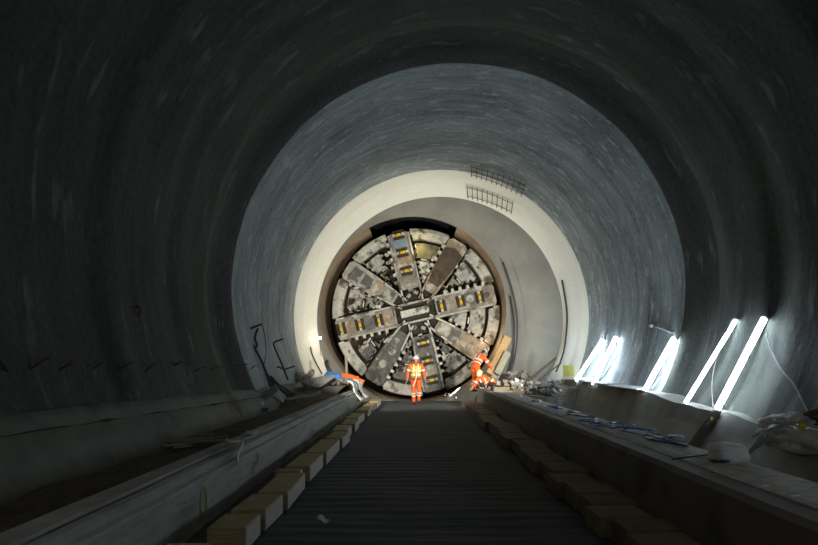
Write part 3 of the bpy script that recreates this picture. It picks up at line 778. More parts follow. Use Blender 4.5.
# bent steel frames on the left
D = 14.6
t = thing('bent_steel_frame', 'taller bent dark steel frame leaning against the left wall near the debris', 'steel frame', P(268,386,D))
c = t.location.copy()
MB().tube(bez([P(271,388,D)-c, P(262,362,D)-c, P(250,340,D)-c, P(246,334,D)-c], 5), .032).build('upright', M['rebar'], t)
MB().tube(bez([P(246,334,D)-c, P(250,329,D)-c, P(257,326,D)-c, P(262,324,D)-c], 5), .028).build('top_bar', M['rebar'], t)
MB().tube(bez([P(262,324,D)-c, P(265,338,D+.3)-c, P(266,355,D+.3)-c, P(263,368,D)-c], 5), .010).build('wire', M['cable'], t)
MB().tube(bez([P(258,328,D)-c, P(255,338,D)-c, P(257,345,D)-c, P(254,350,D)-c], 4), [.02]+[.03]*11+[.012], 6).build('hanging_clamp', M['cable'], t)
MB().tube([P(278,389,D)-c, P(262,366,D+.2)-c, P(252,350,D+.2)-c], .018).build('brace', M['rebar'], t)
D = 16.4
t = thing('bent_steel_frame', 'shorter bent dark steel frame with a hook, right of the taller one', 'steel frame', P(287,379,D)); c = t.location.copy()
MB().tube(bez([P(288,380,D)-c, P(281,362,D)-c, P(274,346,D)-c, P(275,342,D)-c, P(283,339,D)-c], 5), .026).build('upright', M['rebar'], t)
MB().tube([P(283,370,D)-c, P(295,366,D)-c], .022).build('cross_bar', M['rebar'], t)
MB().tube(bez([P(272,374,D)-c, P(273,369,D)-c, P(279,367,D)-c, P(282,369,D)-c], 5), .024).build('hook', M['rebar'], t)
D = 19.2
cable('bent_bar', [P(322,374,D), P(316,363,D), P(312,354,D), P(310.5,347,D)], .028, M['rebar'], 'single curved dark bar standing in front of the bright ring at left', 'bar')
cable('dark_hose', [P(331,374,20), P(328,368,20), P(326,363,20.1), P(327,361,20.2)], .07, M['cable'], 'short thick dark hose beside the bright ring at left', 'hose')
o = MB().box(P(346.5,369,20.4), (.09,.05,.95), Euler((0,radians(-2),0)).to_matrix(), bev=.006).build('wooden_stake', M['plank_grey'], origin=P(346.5,369,20.4))
tag(o, 'upright wooden stake in front of the cutterhead rim at left', 'stake')

# ------------------------------------------------------------ left debris
random.seed(11)
def pile(name, m, cells, label, cat='rubble', zf=None, amp=.55):
    mb = MB()
    for i, (x, y, d, s) in enumerate(cells):
        p = P(x, y, d)
        if i % 2: mb.box(p, (s*random.uniform(1.2,2.6), s*random.uniform(.8,1.6), s*random.uniform(.5,1.1)), Euler((random.uniform(-.6,.6), random.uniform(-.6,.6), random.random()*6)).to_matrix())
        else: mb.ell(p, (s*random.uniform(.8,1.3), s*random.uniform(.8,1.3), s*random.uniform(.5,.8)), Euler((random.random(), random.random(), random.random()*6)).to_matrix(), 8, 6, rock_fn(i+3, amp))
    o = mb.build(name, m, origin=P(*cells[0][:3])); o['kind'] = 'stuff'; return tag(o, label, cat)
pile('rubble', M['rock'], [(random.uniform(300,352), 0, 0, random.uniform(.04,.12)) for _ in range(1)] and
     [(x, 0, 0, 0) for x in []] or [(305+47*u, 386-5*u-random.uniform(-2,4)*(1-.3*u), 16.6+3.3*u+random.uniform(-.2,.4), random.uniform(.04,.10)) for u in [random.random() for _ in range(190)]],
     'heap of pale broken rubble behind the far end of the left kerb')
pile('rubble', M['rock'], [(random.uniform(285,312), random.uniform(373,381), random.uniform(18,19.2), random.uniform(.05,.12)) for _ in range(34)], 'small dark lumps along the wall foot behind the pale slab')
# pale slab and bent plates
o = MB().box(P(306,384,17.6), (1.55,1.5,.10), Euler((radians(10),radians(-9),radians(-10))).to_matrix(), bev=.02).build('concrete_slab', M['slab'], origin=P(306,384,17.6)); tag(o, 'pale tilted slab lying on the debris left of the rubble heap', 'slab')
SH = [((268,391),14.2,.95,.28,(50,28,20),'slab','bent pale plate leaning at the foot of the taller steel frame'),
      ((282,389),14.8,1.0,.22,(30,35,-12),'cable','dark folded plate below the pale slab'),
      ((262,399),13.5,.95,.30,(35,-35,15),'slab','crumpled pale plate nearest the camera in the left debris'),
      ((300,397),14.6,1.1,.16,(20,-8,5),'slab','narrow pale strip lying along the earth behind the left kerb'),
      ((255,389),14.0,.5,.25,(60,48,0),'slab','short pale offcut standing against the wall foot at left')]
for i, ((x, y), d, w, h, rt, m, lab) in enumerate(SH):
    sheet('scrap_plate', M[m], P(x, y, d), w, h, rt, .03, .10, 2.2, 12, seed=i+1, label=lab, cat='plate')
sheet('blue_tarp', M['tarp'], P(336,378,19.6), .85,.35,(25,20,0),.012,.25,4,14,seed=9,label='bright blue tarpaulin crumpled beside the orange barrier',cat='tarpaulin')
sheet('blue_sheet', M['cable_blue'], P(252,411,12.6), .75,.22,(14,0,0),.012,.1,5,12,seed=5,label='dull blue plastic on the earth below the left wall joint',cat='plastic sheet')
sheet('blue_sheet', M['cable_blue'], P(243,421,11.4), .16,.22,(35,20,0),.012,.1,6,8,seed=6,label='tiny dull blue plastic scrap on the dark earth',cat='plastic sheet')
for i, (x, y, d, w, m, lab) in enumerate(((238,404,12.6,.30,'slab','grey bag with folds lying by the left wall joint'),(248,401,12.9,.16,'plank','small tan bundle on top of the left debris by the joint'),(256,405,13,.22,'slab','grey lump beside the tan bundle in the left debris'))):
    o = MB().ell(P(x,y,d), (w,w*.9,w*.55), None, 18, 12, rock_fn(i+40,.4)).build('debris_bag', M[m], origin=P(x,y,d), smooth=True); tag(o, lab, 'bag')
# orange barrier mesh: three stretches
t = thing('orange_barrier', 'crumpled bright orange barrier netting at the end of the left kerb', 'barrier', P(352,379,19.9)); c = t.location.copy()
for i, (x, y, w, h, r) in enumerate(((345,376,.36,.20,8),(353,378,.40,.21,14),(360,381,.30,.18,24))):
    sheet('barrier_panel', M['barrier'], P(x,y,19.9)-c, w, h, (78,r,0), .012, .10, 5, 10, seed=i+20, parent=t)
# white sheet draped over kerb end
for i, (x, y, d) in enumerate(((357,390,18.5),(362,388,19.6))):
    c = P(x,y,d)
    pts = [Vector((-.28,0,.30)),Vector((-.16,0,.27)),Vector((-.05,0,.14)),Vector((-.03,0,-.04)),Vector((.05,0,-.20)),Vector((.2,0,-.34))]
    mb = MB(); vs = []; fs = []; cur = bez(pts, 3); nn = 7
    for q, p in enumerate(cur):
        for j in range(nn): vs.append(c+p+Vector((.035*sin(j*2.1+q*.6), (j/(nn-1)-.5)*.85, .03*cos(j*2.6))))
    for q in range(len(cur)-1):
        for j in range(nn-1): a = q*nn+j; fs.append((a, a+1, a+nn+1, a+nn))
    mb.add(vs, fs); o = mb.build('draped_sheet', M['white_cloth'], origin=c, smooth=True); o.modifiers.new('t','SOLIDIFY').thickness = .02
    tag(o, ['nearer folded white plastic sheet draped over the end of the left kerb','farther folded white plastic sheet draped over the end of the left kerb'][i], 'plastic sheet')
# planks on the dark earth
for i, (x, y, w, a) in enumerate(((176,442,.30,20),(183,443,.24,35),(190,439,.62,12),(202,437,.75,4),(196,433,.55,-6),(212,440,.8,8))):
    p = kp(x, y, .40); p.z = gleft(p.x, p.y)+.03+.012*i
    o = MB().box(p, (w, .07, .022), Euler((0,radians(-3),radians(a))).to_matrix(), bev=.004).build('wood_offcut', M['slab'] if i < 2 else M['plank_grey'], origin=p)
    tag(o, 'split pale wood offcut on the earth behind the left kerb, %s from the left' % on[i], 'wood offcut', 'wood offcuts on the earth behind the left kerb')

# ------------------------------------------------------------ right side objects
# white bag
c = Vector((2.84, 4.95, .62))
mb = MB(); mb.ell(c+Vector((0,0,.065)), (.14,.13,.085), None, 26, 16, lambda q: (1+.10*noise.noise(q*2.3+Vector((4,0,0)))+.06*noise.noise(q*6))*(1 if abs(q.z) < .5 else 1.0)/max(.62, (abs(q.x)**5+abs(q.y)**5+abs(q.z)**5)**.2))
tag(mb.build('white_bag', M['white_cloth'], origin=c, smooth=True), 'lumpy white bag sitting on the right kerb top below the nearest tube', 'bag')
c = kp(722,462.5,.625)
t = thing('glove', 'dark work glove with a blue cuff on the right kerb top before the white bag', 'glove', c)
MB().ell((0,0,.012), (.035,.03,.012), None, 12, 8).build('palm', M['black'], t, smooth=True)
for i, a in enumerate((-.7,-.3,.1,.5,1.2)): MB().tube([(-.02,-.01+.012*i,.01),(-.06-.01*sin(i),-.02+.017*i,.014),(-.085,-.02+.019*i,.006)], [.008,.008,.006], 6).build('finger', M['black'], t, smooth=True)
MB().ell((.045,.0,.014), (.028,.028,.014), None, 12, 8).build('cuff', M['tarp'], t, smooth=True)
for i, (x, y, l, m) in enumerate(((765,486,.06,'white_cloth'),(795,496,.09,'white_cloth'),(713,458,.12,'plank'))):
    c = kp(x, y, .625); o = MB().box(c, (l,.018,.012), Euler((0,0,.2*i)).to_matrix(), bev=.003).build('stick', M[m], origin=c); tag(o, ['short white stick on the right kerb top, left of the other','longer white stick on the right kerb top near the right edge','tan stick beside the glove on the right kerb top'][i], 'stick')
# blue cords strewn over the kerb
random.seed(5)
cd = ['nearest the camera','second nearest','third nearest','fourth nearest','fifth nearest','farthest']
for i, (x, y) in enumerate(((668,441),(640,432),(615,425),(598,423),(582,416),(556,408))):
    c = kp(x, y, .63); pts = []
    for k in range(9):
        pts.append(c+Vector((random.uniform(-.2,.2), random.uniform(-.38,.38), random.uniform(-.01,.03))))
    o = MB().tube(bez(pts, 5), .008, 6).build('tangled_rope', M['tarp'] if i % 2 else M['cable_blue'], origin=c, smooth=True)
    tag(o, 'tangled blue cord on the right kerb top, %s' % cd[i], 'cord', 'tangled blue cords along the right kerb')
cable('cable', [kp(672,459,.63), kp(688,457,.64), kp(705,455,.63), kp(716,454,.63)], .008, M['cable'], 'thin dark wire trailing along the right kerb to the white bag')
for i,(x,y,w) in enumerate(((676,438,.10),(606,425,.09),(572,412,.09),(536,401,.10))):
    c = kp(x,y,.63); o = MB().ell(c, (w,w*1.4,w*.4), None, 12, 8, rock_fn(i+60,.5)).build('plastic_lump', M['cloth_blue'], origin=c, smooth=True); tag(o, 'crumpled bluish plastic lump on the right kerb, %s' % ['nearest','second nearest','third nearest','farthest'][i], 'plastic scrap')
# rebar rods leaning at right, and lump pile on the invert lip
for i in range(5):
    a = P(746+3*i, 455-2*i, 7.1); b = P(763+2.5*i, 431+1.5*i, 7.35)
    o = MB().tube([a, b], .012).build('steel_rod', M['steelbar'], origin=a); tag(o, 'thin pale steel rod leaning beside the white bag, %s from the left' % on[i], 'rod', 'steel rods leaning on the right invert')
for i in range(5):
    a = P(752+2*i, 437-1.2*i, 7.5); b = P(786+7*i, 430-2.4*i, 7.6); m_ = (a+b)/2+Vector((0,0,.04))
    o = MB().tube(bez([a, m_, b], 5), .011).build('steel_rod', M['steelbar'], origin=a); tag(o, 'thin pale steel rod lying across the lumps at the right edge, %s from the bottom' % on[i], 'rod', 'steel rods lying over the lumps')
for i, (x, y, d, s, lab) in enumerate((((806,440,7.9,(.58,.5,.2),'large flat grey sprayed concrete lump at the right edge')),((800,423,8.2,(.33,.3,.16),'rounded pale concrete lump on top of the large flat one')),((824,420,8.0,(.25,.3,.16),'dark concrete lump cut by the right edge of the photo')),((776,425,8.5,(.22,.3,.14),'small grey lump left of the rounded pale one')))):
    c = P(x, y, d); o = MB().ell(c, s, Euler((0,radians(6),0)).to_matrix(), 30, 18, rock_fn(i+80,.3,2.2)).build('concrete_lump', M['dust'] if i != 2 else M['dirt'], origin=c, smooth=True); tag(o, lab, 'concrete lump')
c = P(802,426,7.6); o = MB().ell(c, (.06,.05,.045), None, 12, 8, rock_fn(2,.3)).build('yellow_cap', M['yellow'], origin=c, smooth=True); tag(o, 'small yellow cap among the steel rods at the right edge', 'cap')

# things at the far right, round the workers
for i, (a, b, r) in enumerate((((520,388,19.0),(556,358,20.3),.045),((528,389,19.1),(561,363,20.3),.03))):
    A, B = P(*a), P(*b); o = MB().tube([A, B], r).build('steel_pipe', M['rebar'], origin=A); tag(o, ['upper dark pipe leaning on the grey end wall','lower and thinner dark pipe leaning on the grey end wall'][i], 'pipe')
def plank(a, b, w, t_, m, lab):
    a, b = Vector(a), Vector(b); z = (b-a).normalized(); x = Vector((0,-1,0)).cross(z).normalized(); y = z.cross(x)
    R = Matrix((x, y, z)).transposed(); o = MB().box((a+b)/2, (w, t_, (b-a).length), R, bev=.005).build('wooden_plank', m, origin=(a+b)/2); tag(o, lab, 'plank')
plank(P(490,374,20.2), P(508,337,20.9), .30,.06, M['plank'], 'long warm tan plank leaning against the rim behind the workers')
plank(P(497,374,20.0), P(508,352,20.3), .24,.06, M['plank_grey'], 'short olive grey plank leaning right of the tan plank')
for i, pts in enumerate((((511,372,20.9),(516,350,21),(517,320,21.1),(512,290,21.1),(503,262,21.1)),((506,380,20.9),(513,356,21.2),(514,325,21.25),(510,296,21.4)),((556,372,20.6),(564,350,20.85),(567,315,20.95),(562,280,20.95)))):
    cable('hose', [P(*q) for q in pts], .035, M['cable'], ['outer dark hose running up the end wall beside the cutterhead','inner dark hose running up the end wall beside the cutterhead','dark hose following the inner edge of the bright ring'][i], 'hose')
random.seed(15)
pile('rubble', M['rock'], [(random.uniform(497,560), random.uniform(381,394), random.uniform(17.8,19.2), random.uniform(.04,.09)) for _ in range(150)], 'jumbled grey rubble behind the far end of the right kerb')
pile('rubble', M['rock_dark'], [(random.uniform(505,530), random.uniform(371,386), random.uniform(19.4,20.3), random.uniform(.04,.10)) for _ in range(90)], 'darker rubble heaped against the foot of the end wall at right')
for i, (x, y, w, h, d) in enumerate(((500,389,.55,.14,17.6),(516,393,.5,.16,17.2),(533,398,.7,.16,16.4),(508,384,.4,.12,18.2),(538,385,.8,.12,18.6))):
    c = P(x, y, d); o = MB().box(c, (w,.35,h), Euler((0,radians(4*sin(i)),radians(12*cos(i*2)))).to_matrix(), bev=.01).build('timber_offcut', M['timber_dark'] if i != 4 else M['slab'], origin=c)
    tag(o, ['dark timber offcut right of the crouching worker','dark timber offcut in the middle of the right rubble','longest dark timber offcut, nearest in the right rubble','small dark timber offcut highest on the right rubble','pale timber offcut below the leaning pipes'][i], 'timber offcut', None)
o = sheet('plastic_scrap', M['white_cloth'], P(519,382,18.6), .3,.25,(60,0,0),.01,.2,6,8,seed=31,label='small white plastic scrap shining on the right rubble',cat='scrap')
o = MB().ell(P(495,373,20.4), (.22,.15,.28), None, 14, 10, rock_fn(5,.2)).build('grey_sack', M['slab'], origin=P(495,373,20.4), smooth=True); tag(o, 'grey sack at the foot of the planks behind the workers', 'sack')
# scrap on the slab
o = sheet('paper_scrap', M['cloth_blue'], (kp(323,519,.03)), .11,.09,(10,20,0),.006,.08,14,8,seed=33,label='crumpled pale scrap lying alone on the dark slab',cat='scrap')

# ------------------------------------------------------------ work lamp at left and cutting torch
def floodlamp(px, py, d, label, power, colr, aim, rad=.06, visible=True):
    c = P(px, py, d); t = thing('work_lamp', label, 'lamp', c)
    MB().ell((0,0,0), rad, None, 12, 8).build('bulb', M['bulb'], t, smooth=True)
    MB().tube([(0,.05,-.02),(0,.12,-.05)], .03).build('socket', M['black'], t)
    MB().tube(bez([(0,.12,-.05),(-.03,.15,-.3),(.02,.15,-.7)], 5), .01).build('cord', M['cable'], t)
    l = bpy.data.lights.new('work_lamp_light', 'POINT'); l.energy = power; l.color = colr; l.shadow_soft_size = .1
    lo = bpy.data.objects.new('work_lamp_light', l); COL.objects.link(lo); lo.location = c+Vector(aim); return t
floodlamp(320,338,20.9,'small glaring round lamp at the left edge of the bored eye',2,(1,.86,.66),(.3,-.4,0), .06)
# torch flame on the end of a rod
c = P(456,391,19.3)
t = thing('cutting_torch', 'cutting torch with a glaring pinkish flame held low by the right kerb end', 'torch', c)
MB().tube([(.62,.25,.42),(.3,.1,.22),(.14,0,.12)], .014).build('lance', M['rebar'], t)
MB().tube([(.15,0,.13),(.06,0,.05),(-.08,0,-.07),(-.18,0,-.15)], [.008,.022,.016,.004], 10).build('flame', M['spark'], t, smooth=True)
mb = MB(); random.seed(2)
for k in range(12):
    a = random.uniform(2.6, 4.9); r = random.uniform(.1, .42); p = Vector((-.05+r*cos(a)*.9, random.uniform(-.2,.2), -.12+r*sin(a)*.28))
    mb.box(p, (.035,.005,.005), Matrix.Rotation(-a, 3, 'Y'))
mb.build('sparks', M['spark'], t)

# ------------------------------------------------------------ people
def remesh(mb, name, m, parent, voxel):
    me = bpy.data.meshes.new(name+'_tmp'); me.from_pydata(mb.v, [], mb.f); me.update()
    bm = bmesh.new(); bm.from_mesh(me); bmesh.ops.recalc_face_normals(bm, faces=bm.faces); bm.to_mesh(me); bm.free()
    ob = bpy.data.objects.new(name, me); COL.objects.link(ob)
    md = ob.modifiers.new('r', 'REMESH'); md.mode = 'VOXEL'; md.voxel_size = voxel
    sm = ob.modifiers.new('s', 'SMOOTH'); sm.iterations = 3; sm.factor = .5
    dg = bpy.context.evaluated_depsgraph_get(); me2 = bpy.data.meshes.new_from_object(ob.evaluated_get(dg))
    ob.modifiers.clear(); ob.data = me2; me2.name = name
    me2.materials.clear(); me2.materials.append(m)
    for p in me2.polygons: p.use_smooth = True
    ob.parent = parent; return ob
def cap(mb, a, b, ra, rb, n=12):
    mb.tube([a, b], [ra, rb], n); mb.ell(a, ra, None, n, 8); mb.ell(b, rb, None, n, 8)
def eloft(mb, secs, n=20, close=True):
    """secs: (centre, side dir, front dir, rx, ry)"""
    vs = []; fs = []
    for c, sx, fy, rx, ry in secs:
        for k in range(n): t = 2*pi*k/n; vs.append(Vector(c)+Vector(sx)*rx*cos(t)+Vector(fy)*ry*sin(t))
    for i in range(len(secs)-1):
        for k in range(n): fs.append((i*n+k, i*n+(k+1) % n, (i+1)*n+(k+1) % n, (i+1)*n+k))
    if close: fs += [tuple(range(n)), tuple((len(secs)-1)*n+k for k in range(n))]
    mb.add(vs, fs)
def person(label, loc, J, helmet, rotz=0, vest=True, straps=True, trousers='orange'):
    """J: joints in local metres; figure faces -Y before rotation"""
    t = thing('person', label, 'person', loc); t.rotation_euler = (0,0,rotz)
    V = {k: Vector(v) for k, v in J.items()}
    up = (V['chest']-V['pelvis']).normalized(); sx = (V['sho_l']-V['sho_r']).normalized(); fy = up.cross(sx).normalized(); sx2 = fy.cross(up).normalized()
    hu = (V['head']-V['neck']).normalized(); hf = Vector(J.get('look', (0,-1,0))).normalized(); hf = (hf-hu*hf.dot(hu)).normalized(); hs = hu.cross(hf).normalized()
    HR_ = Matrix((hs, hf, hu)).transposed()
    # body: one continuous skin
    mb = MB(); P_, C_ = V['pelvis'], V['chest']
    def torso(mb, g):
        S = [(0,.155,.105),(.25,.15,.10),(.5,.135,.095),(.75,.155,.11),(1.0,.185,.115),(1.2,.17,.10),(1.36,.09,.07)]
        eloft(mb, [(P_-up*.08, sx2, fy, .13+g, .10+g)]+[(P_+(C_-P_)*f, sx2, fy, a+g, b+g) for f, a, b in S])
    torso(mb, 0)
    cap(mb, V['neck']-up*.04, V['neck']+hu*.05, .058, .052)
    H = V['head']
    mb.ell(H+hu*.015, (.076,.095,.105), HR_, 20, 14); mb.ell(H+hf*.02-hu*.06, (.058,.07,.055), HR_, 16, 10)  # skull, jaw
    mb.ell(H+hf*.098-hu*.015, (.013,.022,.026), HR_, 10, 8)  # nose
    mb.ell(H+hf*.082-hu*.055, (.026,.016,.008), HR_, 10, 6)  # lips
    for s in (-1, 1): mb.ell(H+hs*s*.078-hf*.005-hu*.01, (.012,.022,.032), HR_, 10, 8)
    for s in 'lr':
        cap(mb, V['sho_'+s], V['elb_'+s], .052, .040); cap(mb, V['elb_'+s], V['wri_'+s], .040, .027)
        cap(mb, V['hip_'+s], V['kne_'+s], .082, .055); cap(mb, V['kne_'+s], V['ank_'+s], .056, .038)
        ft = Vector(J.get('toe_'+s, (0,-1,0))).normalized(); cap(mb, V['ank_'+s]+Vector((0,0,-.02)), V['ank_'+s]+ft*.15+Vector((0,0,-.04)), .04, .03)
        # hand
        hd = (V['wri_'+s]-V['elb_'+s]).normalized(); hd = (hd+Vector(J.get('hand_'+s, (0,0,0)))).normalized()
        ps = hd.cross(sx); ps = ps.normalized() if ps.length > .1 else fy.copy()
        pn = hd.cross(ps).normalized()*(1 if s == 'l' else -1)
        w = V['wri_'+s]; k = w+hd*.085
        HM = Matrix((ps, pn, hd)).transposed(); mb.ell(w+hd*.045, (.040,.017,.055), HM, 14, 10)
        for i, ln in enumerate((.066,.076,.072,.056)):
            b0 = k+ps*(.027-.018*i); b1 = b0+hd*ln*.5-pn*.008; b2 = b1+hd*ln*.35-pn*.022; b3 = b2+hd*ln*.12-pn*.02
            mb.tube([b0-hd*.03, b0, b1, b2, b3], [.010,.010,.0095,.0088,.007], 8)
        th = w+hd*.02+ps*.028; mb.tube([th, th+ps*.03+hd*.03-pn*.01, th+ps*.035+hd*.062-pn*.022], [.013,.011,.008], 8)
    remesh(mb, 'body', M['skin'], t, .0075)
    for s in (-1, 1): MB().ell(H+hf*.088+hs*s*.031+hu*.015, (.012,.008,.007), HR_, 10, 6).build('eye', M['eye'], t, smooth=True)
    MB().ell(H-hf*.03-hu*.005, (.081,.08,.09), HR_, 14, 10).build('hair', M['boot'], t, smooth=True)
    # helmet
    mb = MB(); vs = []; fs = []; n = 26; q = 9
    for j in range(q+1):
        ph = (pi/2)*j/q*1.02
        for i in range(n):
            th = 2*pi*i/n; rim = 1+(.10 if j == q else 0)+(.25*max(0, sin(th)) if j == q else 0)
            vs.append(H+hu*.035+HR_@Vector((.105*sin(ph)*cos(th)*rim, .128*sin(ph)*sin(th)*rim, .115*cos(ph)+(.012 if .35 < abs(cos(th)) < .5 and j < 6 else 0))))
    for j in range(q):
        for i in range(n): fs.append((j*n+i, j*n+(i+1) % n, (j+1)*n+(i+1) % n, (j+1)*n+i))
    mb.add(vs, fs); he = mb.build('helmet', helmet, t, smooth=True); he.modifiers.new('t','SOLIDIFY').thickness = .006
    # jacket
    mb = MB(); torso(mb, .022)
    for s in 'lr': cap(mb, V['sho_'+s], V['elb_'+s], .076, .062); mb.tube([V['elb_'+s], V['elb_'+s]+(V['wri_'+s]-V['elb_'+s])*.88], [.062,.047], 14); mb.ell(V['elb_'+s], .062)
    cap(mb, V['sho_l']+(-up)*.01, V['sho_r']+(-up)*.01, .07, .07)
    mb.tube([V['neck']-up*.05, V['neck']+hu*.025], [.10,.070], 14)
    remesh(mb, 'jacket', M['orange'], t, .013)
    # trousers
    mb = MB()
    eloft(mb, [(P_-up*.12, sx2, fy, .15, .12), (P_, sx2, fy, .17, .125), (P_+up*.06, sx2, fy, .165, .12)])
    for s in 'lr': cap(mb, V['hip_'+s], V['kne_'+s], .108, .080); cap(mb, V['kne_'+s], V['ank_'+s]+(V['kne_'+s]-V['ank_'+s])*.06, .080, .066)
    remesh(mb, 'trousers', M[trousers], t, .013)
    # reflective bands
    for s in 'lr':
        for a, b, f, r in ((V['kne_'+s], V['ank_'+s], .25, .084), (V['kne_'+s], V['ank_'+s], .48, .080)):
            p0 = a+(b-a)*(f-.055); p1 = a+(b-a)*(f+.055); MB().tube([p0, p1], [r, r-.002], 18).build('reflective_band', M['silver'], t, smooth=False)
        a, b = V['sho_'+s], V['elb_'+s]; MB().tube([a+(b-a)*.55, a+(b-a)*.75], [.076,.073], 16).build('reflective_band', M['silver'], t)
        g = V['wri_'+s]
    if vest or straps:
        def tor_at(f, g):
            S = [(0,.155,.105),(.25,.15,.10),(.5,.135,.095),(.75,.155,.11),(1.0,.185,.115),(1.2,.17,.10),(1.36,.09,.07)]
            for (f0,a0,b0),(f1,a1,b1) in zip(S, S[1:]):
                if f <= f1: u = (f-f0)/(f1-f0); return (P_+(C_-P_)*f, sx2, fy, a0+(a1-a0)*u+g, b0+(b1-b0)*u+g)
        fr = [.12,.25,.4,.5,.6,.75,.9,1.0,1.1]
        if vest: mb = MB(); eloft(mb, [tor_at(f, .030) for f in fr], 28, False); v = mb.build('vest', M['vest'], t, smooth=True); v.modifiers.new('t','SOLIDIFY').thickness = .006
        for f in (.30, .62):
            mb = MB(); eloft(mb, [tor_at(f-.05, .038), tor_at(f+.07, .038)], 28, False); o = mb.build('reflective_band', M['silver'], t); o.modifiers.new('t','SOLIDIFY').thickness = .006
        for s in (-1, 1):
            for front in (-1, 1):
                pts = []
                for f in (.62,.75,.9,1.0,1.12,1.25):
                    c, _, _, rx, ry = tor_at(f, .040); xx = .085*s; pts.append(c+sx2*xx+fy*front*ry*sqrt(max(.1, 1-(xx/rx)**2)))
                mb = MB(); vs = []; fs = []
                for p in pts: vs += [p-sx2*.024, p+sx2*.024]
                for i in range(len(pts)-1): fs.append((2*i, 2*i+1, 2*i+3, 2*i+2))
                mb.add(vs, fs); o = mb.build('reflective_band', M['silver'], t); o.modifiers.new('t','SOLIDIFY').thickness = .006
    # boots
    for s in 'lr':
        ft = Vector(J.get('toe_'+s, (0,-1,0))).normalized(); A = V['ank_'+s]
        mb = MB(); cap(mb, A+Vector((0,0,.10)), A, .062, .055)
        cap(mb, A-ft*.035+Vector((0,0,-.035)), A+ft*.17+Vector((0,0,-.042)), .048, .040)
        remesh(mb, 'boot', M['boot'], t, .012)
    return t
# walking man
J1 = dict(pelvis=(0,0,.96), chest=(0,-.02,1.36), neck=(0,-.02,1.50), head=(.0,-.04,1.635), look=(.1,-1,-.12),
          sho_l=(.195,-.02,1.42), sho_r=(-.195,-.02,1.42), elb_l=(.285,.02,1.15), elb_r=(-.30,.0,1.15), wri_l=(.33,-.10,.93), wri_r=(-.32,-.09,.92),
          hip_l=(.095,0,.92), hip_r=(-.095,0,.92), kne_l=(.12,-.13,.53), kne_r=(-.09,-.02,.50), ank_l=(.10,-.04,.13), ank_r=(-.075,.02,.085), toe_l=(.1,-1,.05), toe_r=(-.15,-1,0))
p1 = P(416,404,19.9); p1.z = 0.0
w = person('worker in orange overalls and white helmet walking towards the camera on the dark slab', p1, J1, M['helmet'])
MB().tube(bez([(-.30,-.14,.86),(-.37,-.2,.75),(-.33,-.2,.60),(-.22,-.2,.52)], 5), .010).build('cord', M['cable_grey'], w)
MB().tube(bez([(.02,-.19,1.25),(.01,-.2,1.0),(-.05,-.19,.8),(-.10,-.17,.66)], 5), .018).build('lanyard', M['white_cloth'], w)
MB().tube(bez([(-.17,-.10,.93),(0,-.17,.90),(.17,-.10,.93)], 5), .018).build('belt', M['black'], w)
# bending man, seen from behind, turned to the right
J2 = dict(pelvis=(0,.04,.96), chest=(0,-.20,1.28), neck=(0,-.31,1.38), head=(.0,-.42,1.46), look=(0,-.8,-.6),
          sho_l=(.195,-.22,1.31), sho_r=(-.195,-.22,1.31), elb_l=(.29,-.20,1.03), elb_r=(-.27,-.38,1.05), wri_l=(.30,-.28,.78), wri_r=(-.22,-.56,.90),
          hip_l=(.095,.04,.92), hip_r=(-.095,.04,.92), kne_l=(.11,-.03,.50), kne_r=(-.11,-.08,.50), ank_l=(.11,.05,.10), ank_r=(-.11,.02,.10), toe_l=(.2,-1,0), toe_r=(-.1,-1,0))
p2 = P(476,390,20.0); p2.z = .42
person('worker in orange jacket standing bent over behind the crouching one at right', p2, J2, M['helmet'], rotz=radians(130), vest=False, straps=True)
# crouching man
J3 = dict(pelvis=(.12,.10,.36), chest=(-.04,-.12,.66), neck=(-.10,-.22,.76), head=(-.15,-.29,.85), look=(-.4,-.8,-.5),
          sho_l=(.15,-.12,.68), sho_r=(-.20,-.16,.66), elb_l=(.40,-.16,.55), elb_r=(-.34,-.26,.46), wri_l=(.60,-.24,.44), wri_r=(-.42,-.40,.36),
          hip_l=(.20,.08,.33), hip_r=(.02,.10,.33), kne_l=(.26,-.28,.48), kne_r=(-.06,-.26,.46), ank_l=(.22,-.10,.10), ank_r=(-.08,-.08,.10), toe_l=(.2,-1,0), toe_r=(-.2,-1,0))
p3 = P(483,392,19.65); p3.z = .27
person('crouching worker in orange with a pale yellow helmet at the end of the right kerb', p3, J3, M['helmet_yellow'], vest=False, trousers='black')

# ------------------------------------------------------------ lights
def light(kind, loc, e, col, size=.5, rot=None, name='lamp_light'):
    l = bpy.data.lights.new(name, kind); l.energy = e; l.color = col
    if kind == 'AREA': l.shape = 'RECTANGLE'; l.size = size; l.size_y = size*.4
    else: l.shadow_soft_size = size
    o = bpy.data.objects.new(name, l); COL.objects.link(o); o.location = loc
    if rot: o.rotation_euler = [radians(a) for a in rot]
    return o
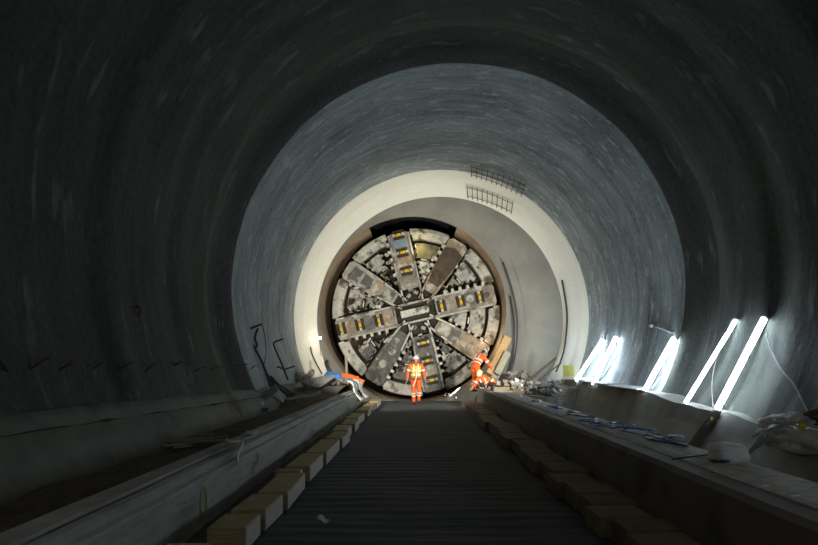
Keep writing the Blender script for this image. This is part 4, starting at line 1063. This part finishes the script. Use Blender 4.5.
# added spots without fixtures, brightening the cutterhead and bright ring
def spot(loc, aim, e, col, ang, size=.25):
    l = bpy.data.lights.new('face_fill_light', 'SPOT'); l.energy = e; l.color = col; l.spot_size = radians(ang); l.spot_blend = .6; l.shadow_soft_size = size
    o = bpy.data.objects.new('face_fill_light', l); COL.objects.link(o); o.location = loc
    o.rotation_euler = (Vector(aim)-Vector(loc)).to_track_quat('-Z', 'Y').to_euler(); return o
spot((3.9, 14.6, 1.7), (.6, 22, 3.5), 1450, (1,.94,.80), 84)
spot((-2.6, 14.6, 1.7), (.6, 22, 3.2), 1050, (1,.93,.80), 92)
light('POINT', (3.02, 22.1, 2.45), 16, (1,.80,.55), .08, name='eye_fill_light')  # added fill without a fixture, warming the right side of the bored eye
light('POINT', (.15, 22.35, 6.3), 14, (1,.85,.45), .1, name='cutterhead_lamp_light')
light('POINT', tuple(P(455,392,19.1)), 4, (.95,.85,1), .03, name='torch_light')
light('POINT', (5.5, 3.3, 1.9), 20, (.74,.88,1), .3, name='wall_fill_light')  # added fill out of frame at right, brightening the bag and kerbs
light('POINT', (-2.4, -3.5, 5.5), 105, (1,.93,.80), .4, name='rear_fill_light')  # added warm fill behind the camera for the near walls
light('POINT', (4.5, -3.5, 5.5), 80, (.85,.88,1), .4, name='rear_fill_light')  # its cool counterpart, also an added fill

Wd = bpy.data.worlds.new('World'); S.world = Wd; Wd.use_nodes = True
bg = Wd.node_tree.nodes['Background']; bg.inputs[0].default_value = (.75,.85,1,1); bg.inputs[1].default_value = .02

cam = bpy.data.cameras.new('Camera'); cam.lens = 24; cam.sensor_width = 36; cam.sensor_fit = 'HORIZONTAL'
cam.shift_x = -(VX-409)/818; cam.shift_y = (VY-272.5)/818; cam.clip_end = 200; cam.clip_start = .05
co = bpy.data.objects.new('Camera', cam); COL.objects.link(co); co.location = (0,0,EYE); co.rotation_euler = (pi/2,0,0)
S.camera = co
S.view_settings.view_transform = 'Standard'; S.view_settings.look = 'None'; S.view_settings.gamma = 1; S.view_settings.exposure = 0
